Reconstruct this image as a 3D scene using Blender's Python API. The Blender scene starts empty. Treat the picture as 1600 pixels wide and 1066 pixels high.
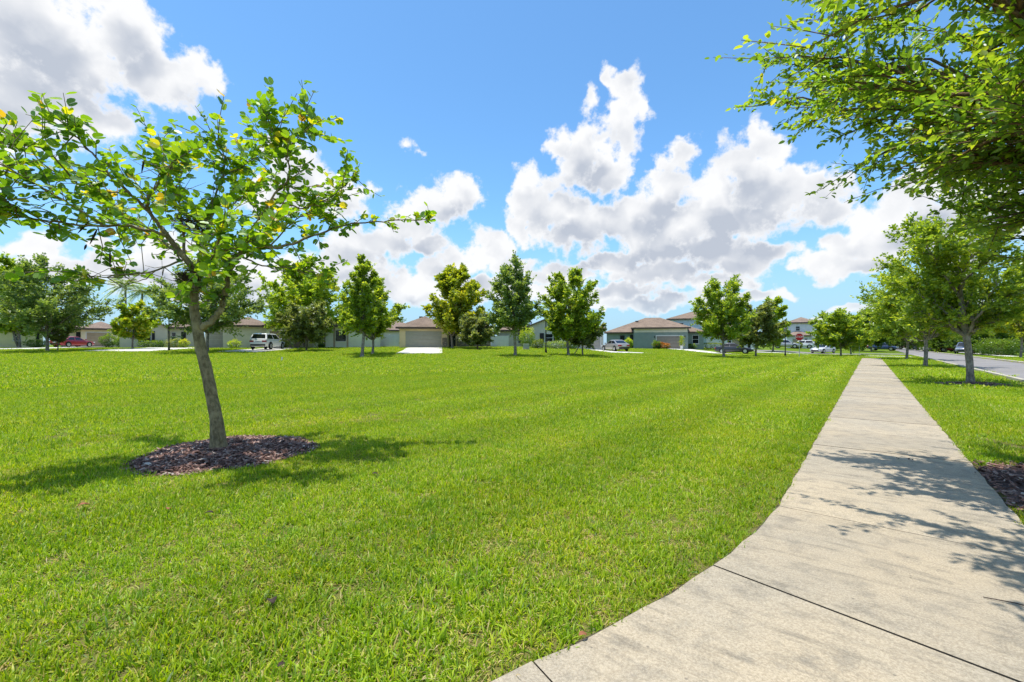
import bpy, math, random
import numpy as np
R = math.radians
random.seed(7); rng = np.random.default_rng(7)
scene = bpy.context.scene
COL = scene.collection

# ------------------------------------------------------------------ camera
F = 690.0            # focal length in photograph pixels (photograph 1600 wide)
HOR = 539.0          # horizon row
CH = 1.37            # camera height
cam = bpy.data.cameras.new('camera'); camo = bpy.data.objects.new('camera', cam); COL.objects.link(camo)
camo.location = (0, 0, CH); camo.rotation_euler = (R(90), 0, 0)
cam.sensor_width = 36; cam.lens = 36*F/1600; cam.shift_y = (HOR-533)/1600
cam.clip_start = 0.05; cam.clip_end = 6000
scene.camera = camo

# ------------------------------------------------------------------ sun and exposure
SUN_EL, SUN_AZ = 79.5, -84.0      # azimuth from +Y towards +X; the sun stands almost overhead, to the left
sd = (math.cos(R(SUN_EL))*math.sin(R(SUN_AZ)), math.cos(R(SUN_EL))*math.cos(R(SUN_AZ)), math.sin(R(SUN_EL)))
sun = bpy.data.lights.new('sun', 'SUN'); suno = bpy.data.objects.new('sun', sun); COL.objects.link(suno)
sun.energy = 3.8; sun.angle = R(0.53); sun.color = (1.0, 0.955, 0.87)
from mathutils import Vector, Matrix
suno.rotation_euler = Vector(sd).to_track_quat('Z', 'Y').to_euler()
suno.location = (0, 0, 60)
scene.view_settings.view_transform = 'Standard'; scene.view_settings.look = 'None'
scene.view_settings.exposure = 0.58; scene.view_settings.gamma = 1
scene.view_settings.use_curve_mapping = False
scene.render.engine = 'CYCLES'
cy = scene.cycles
cy.use_denoising = True; cy.denoiser = 'OPENIMAGEDENOISE'; cy.denoising_prefilter = 'NONE'
cy.max_bounces = 7; cy.diffuse_bounces = 3; cy.glossy_bounces = 2; cy.transmission_bounces = 5; cy.transparent_max_bounces = 8
cy.use_adaptive_sampling = True; cy.adaptive_threshold = 0.015
cy.caustics_reflective = False; cy.caustics_refractive = False

# ------------------------------------------------------------------ node helpers
class NT:
    def __init__(s, tree): s.t = tree; s.n = tree.nodes; s.l = tree.links
    def set(s, sock, v):
        if v is None: return
        if isinstance(v, bpy.types.NodeSocket): s.l.new(v, sock)
        else:
            if hasattr(sock, 'default_value'):
                if isinstance(v, (tuple, list)) and len(v) == 3 and sock.type == 'RGBA': v = (*v, 1)
                sock.default_value = v
    def math(s, op, a, b=None, c=None, clamp=False):
        n = s.n.new('ShaderNodeMath'); n.operation = op; n.use_clamp = clamp
        for i, v in enumerate((a, b, c)): s.set(n.inputs[i], v)
        return n.outputs[0]
    def vec(s, op, a, b=None, c=None):
        n = s.n.new('ShaderNodeVectorMath'); n.operation = op
        for i, v in enumerate((a, b, c)): s.set(n.inputs[i], v)
        return n.outputs['Value'] if op in ('LENGTH', 'DOT_PRODUCT', 'DISTANCE') else n.outputs[0]
    def noise(s, vec, scale, detail=4, rough=0.5, dist=0.0, dim='3D'):
        n = s.n.new('ShaderNodeTexNoise'); n.noise_dimensions = dim
        s.set(n.inputs['Vector'], vec); n.inputs['Scale'].default_value = scale
        n.inputs['Detail'].default_value = detail; n.inputs['Roughness'].default_value = rough; n.inputs['Distortion'].default_value = dist
        return n.outputs['Fac']
    def voro(s, vec, scale, feature='F1', smooth=0.5):
        n = s.n.new('ShaderNodeTexVoronoi'); n.feature = feature
        s.set(n.inputs['Vector'], vec); n.inputs['Scale'].default_value = scale
        if feature == 'SMOOTH_F1': n.inputs['Smoothness'].default_value = smooth
        return n.outputs['Distance']
    def mix(s, f, a, b, mode='MIX'):
        n = s.n.new('ShaderNodeMix'); n.data_type = 'RGBA'; n.blend_type = mode
        s.set(n.inputs[0], f); s.set(n.inputs[6], a); s.set(n.inputs[7], b)
        return n.outputs[2]
    def smooth(s, v, a, b, lo=0.0, hi=1.0):
        n = s.n.new('ShaderNodeMapRange'); n.interpolation_type = 'SMOOTHSTEP'
        s.set(n.inputs[0], v); n.inputs[1].default_value = a; n.inputs[2].default_value = b
        n.inputs[3].default_value = lo; n.inputs[4].default_value = hi
        return n.outputs[0]
    def ramp(s, f, stops):
        n = s.n.new('ShaderNodeValToRGB'); e = n.color_ramp.elements
        while len(e) < len(stops): e.new(0.5)
        for i, (p, c) in enumerate(stops): e[i].position = p; e[i].color = (*c, 1)
        s.set(n.inputs[0], f); return n.outputs[0]
    def comb(s, x, y, z):
        n = s.n.new('ShaderNodeCombineXYZ')
        for i, v in enumerate((x, y, z)): s.set(n.inputs[i], v)
        return n.outputs[0]
    def sep(s, v):
        n = s.n.new('ShaderNodeSeparateXYZ'); s.set(n.inputs[0], v); return n.outputs

# ------------------------------------------------------------------ sky: clear Nishita air with fair-weather cumulus
def azel(px, py):
    x = (px-800)/F; z = (HOR-py)/F
    return math.atan2(x, 1), math.atan2(z, math.hypot(x, 1))
CLOUDS = [  # centre column, row, half width, half height of each cumulus lobe seen from the park
 (60,60,190,95),(190,45,90,75),(230,118,100,58),(300,118,46,34),(30,170,120,80),(120,175,110,45),(-80,120,150,140),(-60,250,90,60),
 (460,262,62,40),(520,300,60,42),(430,305,60,40),
 (712,305,44,36),(680,330,60,36),(640,352,60,32),(590,378,80,28),(545,405,80,28),(660,388,55,20),(475,420,80,34),(420,440,60,26),
 (632,226,40,26,.30),(662,238,34,20,.26),(922,168,40,50,.40),(905,195,30,26,.35),(955,112,26,26,.6),(1060,470,120,30,.5),(1230,388,60,26,.5),(560,300,70,60,.35),
 (772,386,42,26),(728,408,60,22),(800,420,55,20),(690,430,50,20),(760,445,80,18),(655,462,60,20),
 (952,122,15,17),(985,140,34,36),(1000,165,24,26),(968,185,26,34),(880,222,30,28),(915,228,44,40),(975,215,28,34),(905,262,46,36),(950,270,40,34),
 (822,300,32,34),(845,325,46,50),(812,350,26,40),(890,330,60,34),(905,362,78,30),(950,345,60,40),(985,330,40,30),
 (1066,252,30,26),(1045,285,40,38),(1020,325,46,40),(1000,360,60,34),
 (1190,212,30,32),(1150,255,48,40),(1215,245,34,34),(1180,285,70,46),(1118,305,52,40),(1105,335,80,40),(1230,295,62,40),(1280,300,50,36),(1180,335,100,32),(1290,325,50,26),
 (1060,355,80,36),(1040,390,90,32),(1110,385,80,34),(960,410,60,24),(1160,405,70,30),(1200,388,42,18),(900,425,50,22),(1030,425,120,22),(1120,440,80,18),(860,440,40,18),(960,455,110,14),
 (1440,300,66,40),(1390,322,46,34),(1345,352,34,32),(1325,375,50,26),(1380,375,70,32),(1295,402,68,20),(1350,410,70,20),(1440,350,70,50),(1245,412,24,14),(1530,320,90,70),(1500,400,60,40),
 (1340,482,46,12),(1400,478,40,14),(1290,489,26,6),(1480,470,60,22),
 (40,385,70,26),(90,420,110,26),(330,455,160,24),(620,450,120,26),(560,440,90,26),(820,462,130,18),(1010,470,130,14),(1180,462,80,12),(20,420,50,24),(170,408,46,30),(260,400,70,40),(150,370,30,16),(230,440,80,24),(380,420,80,34),(110,440,60,18)]
world = bpy.data.worlds.new('World'); scene.world = world; world.use_nodes = True
W = NT(world.node_tree); W.n.clear()
tc = W.n.new('ShaderNodeTexCoord').outputs['Generated']
dirn = W.vec('NORMALIZE', tc)
sx, sy, sz = W.sep(dirn)
az = W.math('ARCTAN2', sx, sy); el = W.math('ARCSINE', sz)
warp1 = W.n.new('ShaderNodeTexNoise'); W.set(warp1.inputs['Vector'], dirn); warp1.inputs['Scale'].default_value = 9; warp1.inputs['Detail'].default_value = 2
warp2 = W.n.new('ShaderNodeTexNoise'); W.set(warp2.inputs['Vector'], dirn); warp2.inputs['Scale'].default_value = 38; warp2.inputs['Detail'].default_value = 2
wv = W.vec('ADD', W.vec('SCALE', W.vec('SUBTRACT', warp1.outputs['Color'], (.5,.5,.5))), W.vec('SCALE', W.vec('SUBTRACT', warp2.outputs['Color'], (.5,.5,.5))))
for n in W.n:
    if n.type == 'VECT_MATH' and n.operation == 'SCALE': pass
scs = [n for n in W.n if n.type == 'VECT_MATH' and n.operation == 'SCALE']
scs[0].inputs['Scale'].default_value = 0.085; scs[1].inputs['Scale'].default_value = 0.03
q0 = W.vec('ADD', W.comb(az, el, 0.0), wv)
q0 = W.vec('MULTIPLY', q0, (1, 1, 0))
def field(q, blobs):
    acc = None
    for (px, py, rx, ry, *wt) in blobs:
        a, e = azel(px, py); c = math.cos(a)
        ra = rx/F*c*c; re = ry*1.03/F*c
        d = W.vec('LENGTH', W.vec('MULTIPLY_ADD', q, (1/ra, 1/re, 0), (-a/ra, -e/re, 0)))
        if wt: d = W.math('ADD', d, 1-wt[0])
        if acc is None: acc = d
        else:
            n = W.n.new('ShaderNodeMath'); n.operation = 'SMOOTH_MIN'
            W.set(n.inputs[0], acc); W.set(n.inputs[1], d); n.inputs[2].default_value = 0.22; acc = n.outputs[0]
    return W.math('MAXIMUM', W.math('SUBTRACT', 1.0, acc), -1.5)
def elsewhere(off):   # the same kind of cumulus over the rest of the sky
    v = W.vec('ADD', W.vec('MULTIPLY', dirn, (3.0, 3.0, 4.2)), off)
    return W.math('MULTIPLY', W.math('SUBTRACT', W.noise(v, 1.0, 5, 0.55), 0.535), 5.5)
out_az = W.smooth(W.math('ABSOLUTE', az), 0.92, 1.10)
out_el = W.smooth(el, 0.68, 0.84)
outm = W.math('MAXIMUM', out_az, out_el)
vb = W.n.new('ShaderNodeTexVoronoi'); vb.voronoi_dimensions = '2D'; vb.feature = 'SMOOTH_F1'; vb.inputs['Scale'].default_value = 26; vb.inputs['Smoothness'].default_value = 0.35
W.set(vb.inputs['Vector'], W.vec('ADD', W.comb(az, el, 0.0), W.vec('SCALE', W.vec('SUBTRACT', warp2.outputs['Color'], (.5,.5,.5)))))
billow = vb.outputs['Distance']
def puffs(scale, up):       # sunlit heads and shaded undersides of the single puffs
    r_ = []
    for dz in (0.0, up):
        v = W.n.new('ShaderNodeTexVoronoi'); v.voronoi_dimensions = '2D'; v.feature = 'SMOOTH_F1'; v.inputs['Scale'].default_value = scale; v.inputs['Smoothness'].default_value = 0.6
        W.set(v.inputs['Vector'], W.vec('ADD', vb.inputs['Vector'].links[0].from_socket, (0, dz, 0))); r_.append(v.outputs['Distance'])
    return W.math('SUBTRACT', r_[0], r_[1])
puff = W.math('ADD', puffs(11.0, 0.030), W.math('MULTIPLY', puffs(27.0, 0.013), 0.35))
[n for n in W.n if n.type == 'VECT_MATH' and n.operation == 'SCALE'][-1].inputs['Scale'].default_value = 0.03
fine = W.noise(dirn, 70.0, 5, 0.62)
bump = W.math('SUBTRACT', 0.42, billow)                      # rounded heads
detail = W.math('ADD', W.math('MULTIPLY', bump, 0.55), W.math('MULTIPLY', W.math('SUBTRACT', fine, 0.5), 0.9))
soft = W.noise(dirn, 7.0, 3, 0.5)
g0, g1 = elsewhere((0, 0, 0)), elsewhere((0, 0, 0.3))
sky = W.n.new('ShaderNodeTexSky'); sky.sky_type = 'NISHITA'; sky.sun_disc = False
sky.sun_elevation = R(SUN_EL); sky.sun_rotation = R(SUN_AZ); sky.air_density = 1.0; sky.dust_density = 0.5; sky.ozone_density = 1.0
SKYS = 0.15
blue = W.mix(1.0, sky.outputs[0], (0.58, 0.88, 1.04), 'MULTIPLY')
air = tuple(v/SKYS for v in (0.29, 0.43, 0.58))
blue = W.mix(W.smooth(el, -0.02, 0.30, 0.85, 0.0), blue, air)      # pale humid air above the horizon
lit = tuple(v/SKYS for v in (0.665, 0.67, 0.68)); dark = tuple(v/SKYS for v in (0.36, 0.395, 0.46))
haze_f = W.smooth(el, 0.0, 0.13, 0.35, 0.0)                # distant cloud fades in the air near the horizon
above = W.smooth(sz, -0.03, 0.0)
def cloud_bg(D0, D1):
    Dd = W.math('ADD', D0, detail)
    alpha = W.smooth(Dd, -0.06, 0.38)
    shade = W.math('MULTIPLY', W.smooth(W.math('ADD', D1, W.math('MULTIPLY', detail, -0.30)), -0.05, 0.75), W.smooth(Dd, 0.05, 0.65))
    shade = W.math('MULTIPLY', shade, W.smooth(soft, 0.30, 0.62, 0.50, 0.85))
    shade = W.math('ADD', shade, W.math('MULTIPLY', W.math('MULTIPLY', puff, 0.85), W.smooth(Dd, 0.05, 0.5)))
    shade = W.math('ADD', shade, W.smooth(Dd, 0.15, 0.9, 0.0, 0.20), clamp=True)
    alpha = W.math('MULTIPLY', W.math('MULTIPLY', alpha, W.math('SUBTRACT', 1.0, haze_f)), above)
    bg = W.n.new('ShaderNodeBackground'); W.set(bg.inputs[0], W.mix(alpha, blue, W.mix(shade, lit, dark))); bg.inputs[1].default_value = SKYS
    return bg.outputs[0]
q1 = W.vec('ADD', q0, (-0.008, 0.052, 0))
inv = W.math('SUBTRACT', 1.0, outm)
def sector(a0, a1):
    bl = []
    for c in CLOUDS:
        a, e = azel(c[0], c[1]); ra = c[2]*1.05/F*math.cos(a)**2
        if a+ra*1.9+0.07 > a0 and a-ra*1.9-0.07 < a1: bl.append(c)
    if not bl: bl = [CLOUDS[0]]
    d = [W.math('ADD', W.math('MULTIPLY', field(q, bl), inv), W.math('MULTIPLY', g, outm)) for q, g, bl in ((q0, g0, bl), (q1, g1, [c for c in bl if c[2]*c[3] > 1300] or bl))]
    return cloud_bg(*d)
def msh(f, a, b):
    m = W.n.new('ShaderNodeMixShader'); W.set(m.inputs[0], f); W.l.new(a, m.inputs[1]); W.l.new(b, m.inputs[2]); return m.outputs[0]
NS = 8; EDG = np.linspace(-1.12, 1.12, NS+1)
def tree_of(lo, hi):
    if hi-lo == 1: return sector(EDG[lo], EDG[hi])
    m = (lo+hi)//2
    return msh(W.math('GREATER_THAN', az, float(EDG[m])), tree_of(lo, m), tree_of(m, hi))
inside = tree_of(0, NS)
rest = cloud_bg(g0, g1)
outhard = W.math('MAXIMUM', W.math('GREATER_THAN', W.math('ABSOLUTE', az), 1.11), W.math('GREATER_THAN', el, 0.85))
wo = W.n.new('ShaderNodeOutputWorld'); W.l.new(msh(outhard, inside, rest), wo.inputs[0])
world.cycles.sampling_method = 'MANUAL'; world.cycles.sample_map_resolution = 512

# ------------------------------------------------------------------ material helpers
MATS = {}
def mat(name, build):
    if name in MATS: return MATS[name]
    m = bpy.data.materials.new(name); m.use_nodes = True; t = NT(m.node_tree); t.n.clear()
    o = t.n.new('ShaderNodeOutputMaterial'); build(t, o); MATS[name] = m; return m
def geo_pos(t): return t.n.new('ShaderNodeNewGeometry').outputs['Position']
def obj_pos(t): return t.n.new('ShaderNodeTexCoord').outputs['Object']
def bsdf(t, o, color, rough=0.6, spec=0.3, metal=0.0, bump=None, bstr=0.3, bdist=0.02, **kw):
    b = t.n.new('ShaderNodeBsdfPrincipled')
    t.set(b.inputs['Base Color'], color); t.set(b.inputs['Roughness'], rough); t.set(b.inputs['Specular IOR Level'], spec); t.set(b.inputs['Metallic'], metal)
    for k, v in kw.items(): t.set(b.inputs[k], v)
    if bump is not None:
        n = t.n.new('ShaderNodeBump'); n.inputs['Strength'].default_value = bstr; n.inputs['Distance'].default_value = bdist
        t.set(n.inputs['Height'], bump); t.l.new(n.outputs[0], b.inputs['Normal'])
    t.l.new(b.outputs[0], o.inputs[0]); return b
def attr(t, name='rnd'):
    a = t.n.new('ShaderNodeAttribute'); a.attribute_name = name; return a.outputs['Fac']
def leafy(t, o, col, trans=0.45, tcol=None, gloss=0.06, grough=0.4):
    d = t.n.new('ShaderNodeBsdfDiffuse'); t.set(d.inputs[0], col)
    tr = t.n.new('ShaderNodeBsdfTranslucent'); t.set(tr.inputs[0], tcol if tcol is not None else col)
    m = t.n.new('ShaderNodeMixShader'); m.inputs[0].default_value = trans
    t.l.new(d.outputs[0], m.inputs[1]); t.l.new(tr.outputs[0], m.inputs[2])
    g = t.n.new('ShaderNodeBsdfGlossy'); g.inputs['Roughness'].default_value = grough; t.set(g.inputs[0], (0.9, 0.95, 1.0))
    m2 = t.n.new('ShaderNodeMixShader'); m2.inputs[0].default_value = gloss
    t.l.new(m.outputs[0], m2.inputs[1]); t.l.new(g.outputs[0], m2.inputs[2]); t.l.new(m2.outputs[0], o.inputs[0])
def paint(name, c, rough=0.55, nscale=3.0, var=0.12, bump=0.0, spec=0.3):
    def f(t, o):
        p = obj_pos(t); n = t.noise(p, nscale, 5, 0.6)
        c2 = tuple(v*(1-var) for v in c)
        col = t.mix(t.smooth(n, 0.3, 0.7), c, c2)
        bsdf(t, o, col, rough, spec, bump=t.noise(p, 60, 3) if bump else None, bstr=bump)
    return mat(name, f)
def leaf_mat(name, stops, trans=0.45, tboost=1.5, source='rnd', gloss=0.035):
    def f(t, o):
        r = attr(t) if source == 'rnd' else t.n.new('ShaderNodeObjectInfo').outputs['Random']
        col = t.ramp(r, stops)
        tcol = t.mix(1.0, col, (1.25*tboost, 1.15*tboost, 0.45*tboost), 'MULTIPLY')
        leafy(t, o, col, trans, tcol, gloss)
    return mat(name, f)

# ------------------------------------------------------------------ mesh helpers
def link(name, me, m=None, parent=None, smooth=False):
    ob = bpy.data.objects.new(name, me); COL.objects.link(ob)
    if m is not None and len(me.materials) == 0: me.materials.append(m)
    if parent is not None: ob.parent = parent
    if smooth:
        me.polygons.foreach_set('use_smooth', np.ones(len(me.polygons), dtype=bool))
    return ob
def pym(name, V, Fc):
    me = bpy.data.meshes.new(name); me.from_pydata([tuple(map(float, v)) for v in V], [], [tuple(map(int, f)) for f in Fc]); me.update(); return me
def npmesh(name, V, Fa, rnd=None):
    """V (n,3), Fa (m,k) uniform polygons; rnd (m,) per-face random"""
    V = np.asarray(V, np.float32); Fa = np.asarray(Fa, np.int32); m, k = Fa.shape
    me = bpy.data.meshes.new(name)
    me.vertices.add(len(V)); me.vertices.foreach_set('co', V.ravel())
    me.loops.add(m*k); me.loops.foreach_set('vertex_index', Fa.ravel())
    me.polygons.add(m); me.polygons.foreach_set('loop_start', np.arange(0, m*k, k, dtype=np.int32))
    me.update(calc_edges=True)
    if rnd is not None:
        a = me.attributes.new('rnd', 'FLOAT', 'FACE'); a.data.foreach_set('value', np.asarray(rnd, np.float32))
    return me
class MB:
    def __init__(s): s.v = []; s.f = []
    def add(s, V, Fc):
        b = len(s.v); s.v += [tuple(v) for v in V]; s.f += [tuple(i+b for i in f) for f in Fc]; return s
    def box(s, x0, x1, y0, y1, z0, z1):
        return s.add([(x0,y0,z0),(x1,y0,z0),(x1,y1,z0),(x0,y1,z0),(x0,y0,z1),(x1,y0,z1),(x1,y1,z1),(x0,y1,z1)],
                     [(0,3,2,1),(4,5,6,7),(0,1,5,4),(1,2,6,5),(2,3,7,6),(3,0,4,7)])
    def tube(s, pts, rad, sides=8, cap=True):
        P = [Vector(p) for p in pts]; n = len(P); V = []
        up = Vector((0.13, 0.31, 0.94)); 
        for i in range(n):
            tg = (P[min(i+1, n-1)]-P[max(i-1, 0)]).normalized()
            a = tg.cross(up); a = a.normalized() if a.length > 1e-4 else tg.orthogonal().normalized(); b = tg.cross(a).normalized()
            r = rad[i] if hasattr(rad, '__len__') else rad
            for k in range(sides):
                th = 2*math.pi*k/sides; V.append(P[i]+a*(math.cos(th)*r)+b*(math.sin(th)*r))
        Fc = [(i*sides+k, i*sides+(k+1) % sides, (i+1)*sides+(k+1) % sides, (i+1)*sides+k) for i in range(n-1) for k in range(sides)]
        if cap: Fc += [tuple(range(sides))[::-1], tuple((n-1)*sides+k for k in range(sides))]
        return s.add(V, Fc)
    def cyl(s, c, r, h, sides=16, axis='z', r2=None):
        r2 = r if r2 is None else r2; V = []; Fc = []
        for j, (hh, rr) in enumerate(((0, r), (h, r2))):
            for k in range(sides):
                a = 2*math.pi*k/sides; u, v = math.cos(a)*rr, math.sin(a)*rr
                V.append({'z': (c[0]+u, c[1]+v, c[2]+hh), 'y': (c[0]+u, c[1]+hh, c[2]+v), 'x': (c[0]+hh, c[1]+u, c[2]+v)}[axis])
        Fc = [(k, (k+1) % sides, sides+(k+1) % sides, sides+k) for k in range(sides)]+[tuple(range(sides))[::-1], tuple(range(sides, 2*sides))]
        return s.add(V, Fc)
    def mesh(s, name): return pym(name, s.v, s.f)
    def obj(s, name, m, parent=None, smooth=False, bevel=0):
        o = link(name, s.mesh(name), m, parent, smooth)
        if bevel:
            b = o.modifiers.new('bevel', 'BEVEL'); b.width = bevel; b.segments = 2; b.limit_method = 'ANGLE'
        return o
def empty(name, loc=(0, 0, 0), rz=0.0):
    o = bpy.data.objects.new(name, None); COL.objects.link(o); o.location = loc; o.rotation_euler = (0, 0, rz); o.empty_display_size = 0.2; return o
def tag(o, label=None, cat=None, group=None, kind=None):
    if label: o['label'] = label
    if cat: o['category'] = cat
    if group: o['group'] = group
    if kind: o['kind'] = kind
    return o

# ------------------------------------------------------------------ the lie of the land
TC = np.array([-900, 300, 800, 1000, 1200, 1300, 1385, 1470, 3000.])
TZ = np.array([0, 12, 25, 36, 48, 60, 72, 90, 120, 200, 1000.])
TT = np.array([
 [0,0,.10,.40,.82,1.03,1.10,1.15,1.2,1.3,1.3],
 [0,0,.10,.40,.82,1.03,1.10,1.15,1.2,1.3,1.3],
 [0,0,.10,.42,.80,1.08,1.12,1.15,1.2,1.3,1.3],
 [0,0,.05,.20,.36,.50,.70,.95,1.0,1.1,1.1],
 [0,0,0,0,.02,.06,.22,.72,.85,1.0,1.0],
 [0,0,0,0,0,-.05,-.08,.45,.6,.8,.8],
 [0,0,0,0,0,0,0,.12,.25,.4,.4],
 [0,0,0,0,0,0,0,0,0,0,0],
 [0,0,0,0,0,0,0,0,0,0,0.]])
def zf(x, y):
    x = np.asarray(x, float); y = np.asarray(y, float)
    yy = np.maximum(y, 1e-3); px = np.clip(800+F*x/yy, TC[0], TC[-1]); Z = np.clip(y, 0, 1000)
    i = np.clip(np.searchsorted(TC, px)-1, 0, len(TC)-2); j = np.clip(np.searchsorted(TZ, Z)-1, 0, len(TZ)-2)
    u = (px-TC[i])/(TC[i+1]-TC[i]); v = (Z-TZ[j])/(TZ[j+1]-TZ[j]); u = u*u*(3-2*u)
    z = (TT[i, j]*(1-u)+TT[i+1, j]*u)*(1-v)+(TT[i, j+1]*(1-u)+TT[i+1, j+1]*u)*v
    return np.where(y > 0, z, 0.0)
def at(px, Z, dz=0.0):
    """a point on the ground at depth Z in the given direction"""
    x = (px-800)/F*Z; return Vector((x, Z, float(zf(x, Z))+dz))
def bearing(px): return -math.atan2((px-800)/F, 1)
PD = np.array([0.777, -0.629]); SD = np.array([0.629, 0.777])     # across and along the sidewalk
def ps(p, s): return PD*p+SD*s
def to_ps(x, y): return 0.777*x-0.629*y, 0.629*x+0.777*y
WL, WR = -0.604, 0.92          # sidewalk edges in p
S0, RC = 4.62, 9.2              # the walk bends left (towards the viewer) before s = S0, radius of its inner edge
BC = ps(WL-RC, S0)             # bend centre
def walk_dist(x, y):
    """signed distance into the sidewalk (positive inside)"""
    p, s = to_ps(x, y); straight = np.minimum(p-WL, WR-p)
    r = np.hypot(x-BC[0], y-BC[1]); bend = np.minimum(r-RC, RC+WR-WL-r)
    ang = np.arctan2(-((x-BC[0])*SD[0]+(y-BC[1])*SD[1]), (x-BC[0])*PD[0]+(y-BC[1])*PD[1])
    bend = np.where((ang > -0.1) & (ang < 1.05), bend, -1)
    d = np.where(s >= S0, np.where(s > 58.5, -1, straight), bend)
    return d
ROAD_A, ROAD_B = 4.55, 8.9
MULCH = [((-3.66, 5.70), 0.96, 0.97, 0.0), (tuple(ps(2.75, 6.35)), 1.85, 1.95, 0.0), (tuple(ps(2.84, 22.2)), 1.0, 0.8, 0.0)]   # centre, radii, turn
def mulch_in(x, y, grow=0.0):
    m = np.zeros(np.shape(x), bool)
    for (c, ra, rb, th) in MULCH:
        dx, dy = x-c[0], y-c[1]; u = dx*math.cos(th)+dy*math.sin(th); v = -dx*math.sin(th)+dy*math.cos(th)
        an = np.arctan2(v, u); w = 1+0.05*np.sin(3*an+1)+0.03*np.sin(7*an)
        m |= (u/(ra*w+grow))**2+(v/(rb*w+grow))**2 < 1
    return m

# ------------------------------------------------------------------ ground sheet
def grass_tint(t, pos):
    """slow colour drift of the turf: dry straw patches, lusher streaks, painted sheen of mowing passes along the walk"""
    big = t.noise(pos, 0.35, 4, 0.55); mid = t.noise(pos, 1.7, 4, 0.6)
    return big, mid
def m_ground(t, o):
    p = geo_pos(t); n1 = t.noise(p, 0.35, 4, 0.55); n2 = t.noise(p, 6, 5, 0.65); n3 = t.noise(p, 60, 3, 0.6)
    g = t.mix(t.smooth(n1, 0.35, 0.65), (0.105, 0.185, 0.010), (0.150, 0.205, 0.014))
    g = t.mix(t.smooth(n2, 0.42, 0.72), g, (0.075, 0.120, 0.012))
    d = t.vec('LENGTH', p)
    soil = t.mix(n3, (0.085, 0.090, 0.020), (0.20, 0.175, 0.060))
    col = t.mix(t.smooth(d, 9, 34), soil, g)          # bare thatch under real blades near by, turf as seen from afar beyond
    bsdf(t, o, col, 0.9, 0.1, bump=n3, bstr=0.5)
mg = mat('turf_ground', m_ground)
rad = np.concatenate([[0.0], np.geomspace(0.6, 14, 40), np.geomspace(14.8, 140, 90), np.geomspace(150, 4500, 30)])
na = 288; th = np.linspace(0, 2*np.pi, na, endpoint=False)
RR, TH = np.meshgrid(rad[1:], th, indexing='ij'); GX, GY = RR*np.sin(TH), RR*np.cos(TH); GZ = zf(GX, GY)-0.03
V = np.concatenate([[[0, 0, -0.03]], np.stack([GX, GY, GZ], -1).reshape(-1, 3)])
nr = len(rad)-1; ii, jj = np.meshgrid(np.arange(nr-1), np.arange(na), indexing='ij'); j2 = (jj+1) % na
quads = np.stack([1+ii*na+jj, 1+(ii+1)*na+jj, 1+(ii+1)*na+j2, 1+ii*na+j2], -1).reshape(-1, 4)
me = npmesh('ground', V, quads[:, ::-1])
tag(link('ground', me, mg, smooth=True), kind='structure')
me2 = npmesh('ground_centre', V[:na+1], np.stack([np.zeros(na, int), 1+(np.arange(na)+1) % na, 1+np.arange(na)], -1))
tag(link('ground', me2, mg), kind='structure')

# ------------------------------------------------------------------ grass blades
def m_grass(t, o):
    p = geo_pos(t); r = attr(t)
    n1 = t.noise(p, 0.45, 4, 0.55); n2 = t.noise(p, 2.6, 4, 0.6)
    c = t.ramp(r, [(0.0, (0.055, 0.120, 0.003)), (0.28, (0.160, 0.285, 0.004)), (0.58, (0.290, 0.430, 0.006)), (0.82, (0.455, 0.540, 0.028)), (0.92, (0.44, 0.42, 0.07)), (1.0, (0.50, 0.40, 0.17))])
    c = t.mix(t.smooth(n1, 0.40, 0.68), c, t.mix(1.0, c, (1.18, 1.05, 1.0), 'MULTIPLY'))
    c = t.mix(t.smooth(n2, 0.50, 0.74, 0, 0.8), c, t.mix(1.0, c, (0.66, 0.84, 0.8), 'MULTIPLY'))
    dry = t.smooth(t.noise(p, 1.1, 6, 0.68), 0.56, 0.74, 0, 0.5)
    c = t.mix(t.math('MULTIPLY', dry, t.smooth(r, 0.25, 0.75)), c, (0.47, 0.40, 0.16))
    sp = t.sep(p); pc = t.math('SUBTRACT', t.math('MULTIPLY', sp[0], 0.777), t.math('MULTIPLY', sp[1], 0.629))
    wob = t.math('MULTIPLY', t.math('SUBTRACT', t.noise(p, 0.5, 2), 0.5), 0.5)
    stripe = t.math('SINE', t.math('MULTIPLY', t.math('ADD', pc, wob), 2*math.pi/2.1))
    c = t.mix(t.math('MULTIPLY', t.smooth(stripe, -0.5, 0.5, 0, 1), t.smooth(pc, -15, -5, 0.25, 1.0)), c, t.mix(1.0, c, (1.20, 1.15, 1.6), 'MULTIPLY'))  # mowing stripes: sheen of leaning blades painted in as a lighter tint
    tcol = t.mix(1.0, c, (1.5, 1.45, 0.6), 'MULTIPLY')
    leafy(t, o, c, 0.45, tcol, 0.022, 0.5)
mgr = mat('grass_blade', m_grass)
tufts = bpy.data.collections.new('tufts')
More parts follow.
